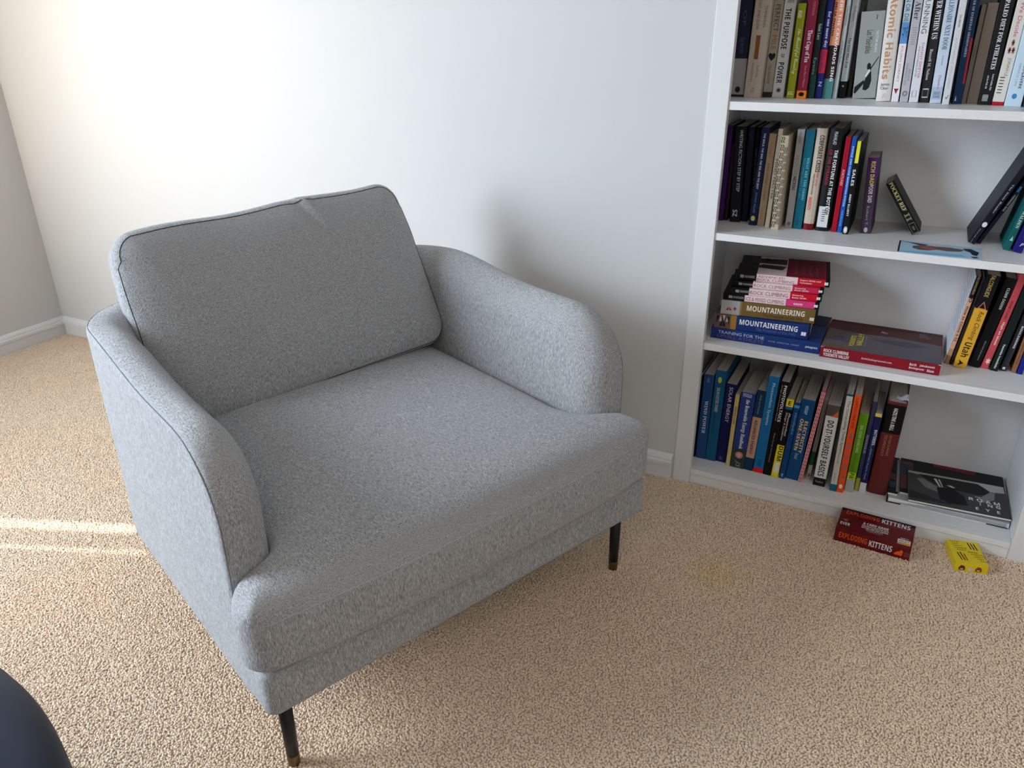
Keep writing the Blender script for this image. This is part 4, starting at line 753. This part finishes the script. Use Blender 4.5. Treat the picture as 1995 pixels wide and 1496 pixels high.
yp2('cover_print', [(.47, .155), (.475, .165), (.53, .155), (.525, .150)], (190, 150, 120), .0003)
# worn white corners of the red guide
for a, s in ((.0005, 1), (.9995, -1)):
    poly('worn_corner', [(cx_-.002, -.0004, L*(1-a)), (cx_+.0001, -.0004, L*(1-a)), (cx_+.0001, -.0004, L*(1-a-s*.03)), (cx_-.001, -.0004, L*(1-a-s*.015))], ink((215, 200, 200)), yb)
# dark blue book under/behind the stack
flat_book(-.1300, .165, .4022, .050, .0295, .075, -3, (22, 32, 58), [], [], 'dark blue book whose end sticks out behind the flat stack')

# ---------------- postcard on the second shelf
pc = tag(empty('postcard', (-.0075, .003, .6779)), 'glossy postcard photo of a person against the sky, at the edge of the second shelf', 'postcard')
def pz(n, pts, c, e=0): return poly(n, [(x, y, .0006+e) for x, y in pts], ink(c), pc)
box('card', 0, .158, 0, .102, 0, .0005, mat('card_stock', (.7, .72, .75), .4, .4), pc, 0)
pz('photo_print', [(0.001, .001), (.157, .001), (.157, .101), (.001, .101)], (165, 200, 228))
pz('photo_print', [(0.0, .0), (.0035, .0), (.0035, .102), (0, .102)], (16, 20, 26), .0001)
pz('photo_print', [(.003, .098), (.060, .086), (.052, .078), (.045, .072), (.02, .090), (.003, .102)], (30, 38, 48), .0001)
pz('photo_print', [(.003, .0), (.07, .0), (.13, .012), (.12, .028), (.07, .022), (.003, .012)], (120, 180, 220), .0001)
pz('photo_print', [(.028, .062), (.045, .078), (.075, .076), (.10, .080), (.128, .072), (.120, .052), (.095, .045), (.075, .05), (.06, .036), (.04, .034), (.028, .045)], (98, 82, 74), .0002)
pz('photo_print', [(.040, .062), (.055, .068), (.074, .062), (.072, .045), (.055, .042)], (165, 85, 80), .0003)
pz('photo_print', [(.060, .080), (.075, .086), (.095, .084), (.09, .078), (.07, .074)], (215, 170, 165), .0003)
pz('photo_print', [(.125, .082), (.140, .085), (.155, .060), (.150, .030), (.142, .034), (.138, .055), (.128, .066)], (22, 30, 24), .0003)
pz('photo_print', [(.138, .02), (.150, .022), (.152, .012), (.143, .008)], (40, 50, 50), .0003)

# ---------------- flat magazines on the bottom shelf
GM = 'magazines lying flat on the bottom shelf'
def mag(name, x0, x1, y0, y1, z0, t, rz, cov, label, edge=(228, 228, 228)):
    r = empty(name, (x0, y0, z0+.0002), math.radians(rz)); tag(r, label, 'magazine', GM)
    w, d = x1-x0, y1-y0
    box('pages', .001, w-.001, .001, d-.001, 0, t-.0004, ink(edge, 1.3), r, 0)
    box('cover', 0, w, 0, d, t-.0004, t, cover_mat(cov), r, 0)
    return r, w, d, t
m1 = mag('magazine', .084, .3455, .058, .270, .0407, .0140, 0, (170, 170, 172), 'thick white-paged magazine with a black corner at the bottom of the flat pile')
box('cover_corner', -.002, .030, -.001, .0005, -.0001, .0022, ink((12, 12, 14)), m1[0], 0); box('cover_corner', -.0025, 0, -.001, .04, -.0001, .0135, ink((12, 12, 14)), m1[0], 0)
for k in range(5): box('page_edge', .004+.02*k, .255, -.0008, .0008, .0030+k*.0021, .0034+k*.0021, ink((165, 167, 172)), m1[0], 0)
box('page_edge', .215, .2595, -.0014, .0002, .0006, .0022, ink((40, 42, 50)), m1[0], 0)
m2 = mag('magazine', .081, .104, .070, .262, .0549, .0060, 1.5, (26, 30, 34), 'narrow dark magazine edge beside the maroon book')
box('grey_strip', .0185, .0226, .012, .18, .0060, .0064, ink((135, 135, 138)), m2[0], 0)
box('photo_strip', .002, .016, .03, .06, .0060, .0064, ink((50, 70, 85)), m2[0], 0); box('photo_strip', .002, .017, .07, .10, .0060, .0064, ink((90, 60, 55)), m2[0], 0)
m3 = mag('magazine', .107, .3435, .086, .268, .0549, .0060, 1.5, (18, 18, 20), 'black magazine with a dark red label, under the photograph magazine', (190, 190, 188))
poly('title_block', [(.078, .166, .0064), (.174, .160, .0064), (.174, .181, .0064), (.078, .181, .0064)], ink((112, 22, 42)), m3[0])
poly('photo_strip', [(.001, .02, .0063), (.03, .02, .0063), (.03, .165, .0063), (.001, .165, .0063)], ink((90, 58, 52)), m3[0]); poly('photo_strip', [(.001, .09, .0064), (.03, .09, .0064), (.03, .15, .0064), (.001, .15, .0064)], ink((50, 55, 75)), m3[0])
m4 = mag('magazine', .1275, .3465, .048, .200, .0613, .0050, 3.0, (66, 66, 68), 'black and white landscape photo magazine on top of the flat pile', (205, 205, 200))
def mp(pts, c, e): return poly('photo_print', [(x, y, .0052+e) for x, y in pts], ink(c), m4[0])
mp([(.002, .148), (.20, .150), (.215, .148), (.17, .138), (.03, .135), (.002, .139)], (165, 168, 155), .0001)
mp([(.155, .148), (.216, .150), (.216, .118), (.185, .112), (.172, .128)], (178, 178, 180), .0002)
mp([(.025, .138), (.045, .140), (.165, .142), (.19, .110), (.16, .085), (.10, .09), (.06, .10)], (30, 30, 32), .00015)
mp([(.02, .115), (.035, .12), (.075, .08), (.068, .062), (.04, .075)], (118, 118, 120), .0002)
mp([(.065, .085), (.10, .095), (.125, .065), (.13, .025), (.09, .018), (.07, .03)], (18, 18, 24), .00025)
mp([(.185, .113), (.195, .115), (.190, .075), (.155, .045), (.16, .075)], (125, 128, 132), .0003)
mp([(.060, .128), (.066, .129), (.075, .09), (.072, .089)], (205, 205, 205), .0003); mp([(.070, .128), (.074, .129), (.080, .092), (.078, .091)], (185, 185, 185), .0003)
mp([(.088, .105), (.098, .108), (.108, .100), (.100, .097)], (190, 190, 195), .0003)
mp([(.002, .050), (.06, .03), (.10, .012), (.002, .012)], (46, 46, 48), .00012)
for s, x0, x1, y0, y1 in (('THE', .148, .160, .072, .077), ('R O', .134, .164, .054, .068), ('A M', .170, .200, .052, .066), ('I', .156, .159, .038, .049), ('N G', .173, .200, .037, .050), ('E   Y   E', .146, .197, .014, .026)):
    lettering(s, 'bold', (x0, y0, .0058), (x1-x0, 0, 0), (0, y1-y0, 0), ink((225, 228, 232)), m4[0])

# ---------------- game boxes on the carpet
bx = tag(empty('game_box', (-.0172, -.1035, -.0005), math.radians(-3.4)), 'dark red card game box lying on the carpet against the bookcase', 'game box')
W_, D_, H_ = .1643, .099, .0352
M_RED = mat('box_red', gain((92, 14, 24), 1.25), .3, .5)
box('lid', 0, W_, 0, D_, .0, H_, M_RED, bx, .0008)
RT = H_+.0002; OR = ink((205, 75, 30), 1.4); WH = ink((240, 238, 235), 1.4); DO = ink((178, 62, 28), 1.5)
poly('dark_band', [(.001, D_-.013, RT-.0001), (W_-.001, D_-.013, RT-.0001), (W_-.001, D_-.001, RT-.0001), (.001, D_-.001, RT-.0001)], ink((48, 8, 12)), bx)
lettering('EXPLODING', 'bold', (.012, .074, RT), (.074, 0, 0), (0, .016, 0), DO, bx, 'title')
lettering('KITTENS', 'bold', (.092, .073, RT), (.062, 0, 0), (0, .018, 0), WH, bx, 'title')
lettering('A CARD GAME', 'bold', (.054, .046, RT), (.056, 0, 0), (0, .010, 0), WH, bx)
lettering('FOR PEOPLE WHO ARE INTO', 'bold', (.053, .038, RT), (.058, 0, 0), (0, .0055, 0), WH, bx)
lettering('KITTENS AND EXPLOSIONS', 'bold', (.053, .030, RT), (.058, 0, 0), (0, .0055, 0), WH, bx)
lettering('AND LASER BEAMS AND', 'sans', (.063, .024, RT), (.037, 0, 0), (0, .004, 0), WH, bx)
lettering('SOMETIMES GOATS', 'sans', (.066, .018, RT), (.030, 0, 0), (0, .0035, 0), ink((190, 160, 165)), bx)
lettering('FROM THE INVENTORS', 'sans', (.106, .067, RT), (.048, 0, 0), (0, .003, 0), ink((150, 90, 95)), bx)
poly('badge', [(.006, .022, RT-.0001), (.027, .022, RT-.0001), (.028, .042, RT-.0001), (.016, .050, RT-.0001), (.006, .042, RT-.0001)], ink((45, 30, 36)), bx)
lettering('EVER', 'bold', (.0065, .022, RT), (.021, 0, 0), (0, .012, 0), WH, bx); lettering('✺', 'sans', (.010, .038, RT), (.012, 0, 0), (0, .012, 0), ink((200, 100, 40)), bx)
poly('badge', [(.133, .006, RT-.0001), (.160, .006, RT-.0001), (.160, .026, RT-.0001), (.133, .026, RT-.0001)], ink((222, 215, 205)), bx)
poly('badge', [(.133, .007, RT), (.159, .007, RT), (.159, .014, RT), (.133, .013, RT)], ink((215, 140, 40)), bx)
lettering('ADULT', 'bold', (.135, .016, RT+.0001), (.022, 0, 0), (0, .006, 0), ink((40, 30, 30)), bx); lettering('AGES 7+', 'bold', (.138, .028, RT), (.018, 0, 0), (0, .005, 0), WH, bx)
FY = -.0003
lettering('EXPLODING', 'condbold', (.010, FY, .012), (.062, 0, 0), (0, 0, .0155), OR, bx, 'title')
lettering('KITTENS', 'condbold', (.077, FY, .010), (.049, 0, 0), (0, 0, .0165), WH, bx, 'title')
poly('emblem', [(.131, FY, .008), (.148, FY, .008), (.149, FY, .021), (.145, FY, .024), (.142, FY, .019), (.138, FY, .018), (.132, FY, .012)], ink((225, 90, 35)), bx)
lettering('ORIGINAL', 'bold', (.1525, FY, .016), (.0105, 0, 0), (0, 0, .003), ink((170, 95, 95)), bx); lettering('EDITION', 'bold', (.1525, FY, .010), (.0095, 0, 0), (0, 0, .003), ink((170, 95, 95)), bx)

yx = tag(empty('card_box', (.2395, -.1045, -.0005), math.radians(13)), 'small yellow card box with black stripes lying on the carpet', 'card box')
W_, D_, H_ = .066, .091, .0215
M_YEL = mat('box_yellow', gain((222, 196, 22), 1.15), .35, .45)
box('carton', 0, W_, 0, D_, 0, H_, M_YEL, yx, .0007); RT = H_+.0002
def ln(x0, y0, x1, y1, c, w=.0013): return poly('stripe', [(x0-w, y0, RT), (x0+w, y0, RT), (x1+w, y1, RT), (x1-w, y1, RT)], ink(c), yx)
for k in range(3): ln(.043+k*.006, .085-k*.001, .046+k*.006, .060-k*.001, (20, 18, 16))
for k in range(2): ln(.012+k*.006, .042+k*.002, .016+k*.006, .014, (20, 18, 16))
ln(.025, .040, .027, .014, (150, 60, 30)); 
for k in range(2): ln(.046+k*.006, .085-k*.001, .049+k*.006, .060-k*.001, (235, 230, 150), .0007)
for k, s in enumerate(('TACO', 'CAT', 'GOAT', 'CHEESE', 'PIZZA')):
    ww = (.019, .014, .019, .024, .020)[k]
    lettering(s, 'bold', (.006+.002*k, .083-k*.0078, RT), (ww, 0, 0), (0, .0036, 0), ink((35, 32, 10)), yx)
    lettering(('PIZZA', 'CHEESE', 'GOAT', 'CAT', 'TACO')[k], 'bold', (.036+.0045*k, .046-k*.0078, RT), ((.020, .024, .019, .014, .019)[k], 0, 0), (0, .0036, 0), ink((35, 32, 10)), yx)
for k, (x, c) in enumerate(((.014, (95, 45, 22)), (.048, (120, 70, 30)))):
    poly('printed_blob', [(x-.006, FY, .004), (x+.006, FY, .004), (x+.007, FY, .009), (x+.004, FY, .016), (x-.003, FY, .017), (x-.007, FY, .010)], ink(c), yx)
    poly('printed_blob', [(x-.003, FY-.0001, .006), (x+.003, FY-.0001, .006), (x+.003, FY-.0001, .0085), (x-.003, FY-.0001, .0085)], ink((225, 205, 200)), yx)
poly('printed_blob', [(.026, FY, .005), (.037, FY, .005), (.038, FY, .011), (.032, FY, .0135), (.026, FY, .011)], ink((205, 190, 200)), yx)

# a crumpled slip of paper sticking out of the maroon book, and the torn page tops of two neighbours
r_, t_, h_, d_ = [v for k, v in NAMEB.items() if k.startswith('very thick maroon')][0]
bm = bmesh.new(); bmesh.ops.create_grid(bm, x_segments=6, y_segments=5, size=1)
for v in bm.verts: v.co = Vector((.010+v.co.x*.013, .030+v.co.y*.014, h_+.002+.004*math.sin(v.co.x*3.1)+.003*math.cos(v.co.y*4+v.co.x*2)))
o = bm_obj('paper_slip', bm, mat('note_paper', (.62, .64, .68), .8, .2), r_); o['label'] = 'crumpled white paper slip'
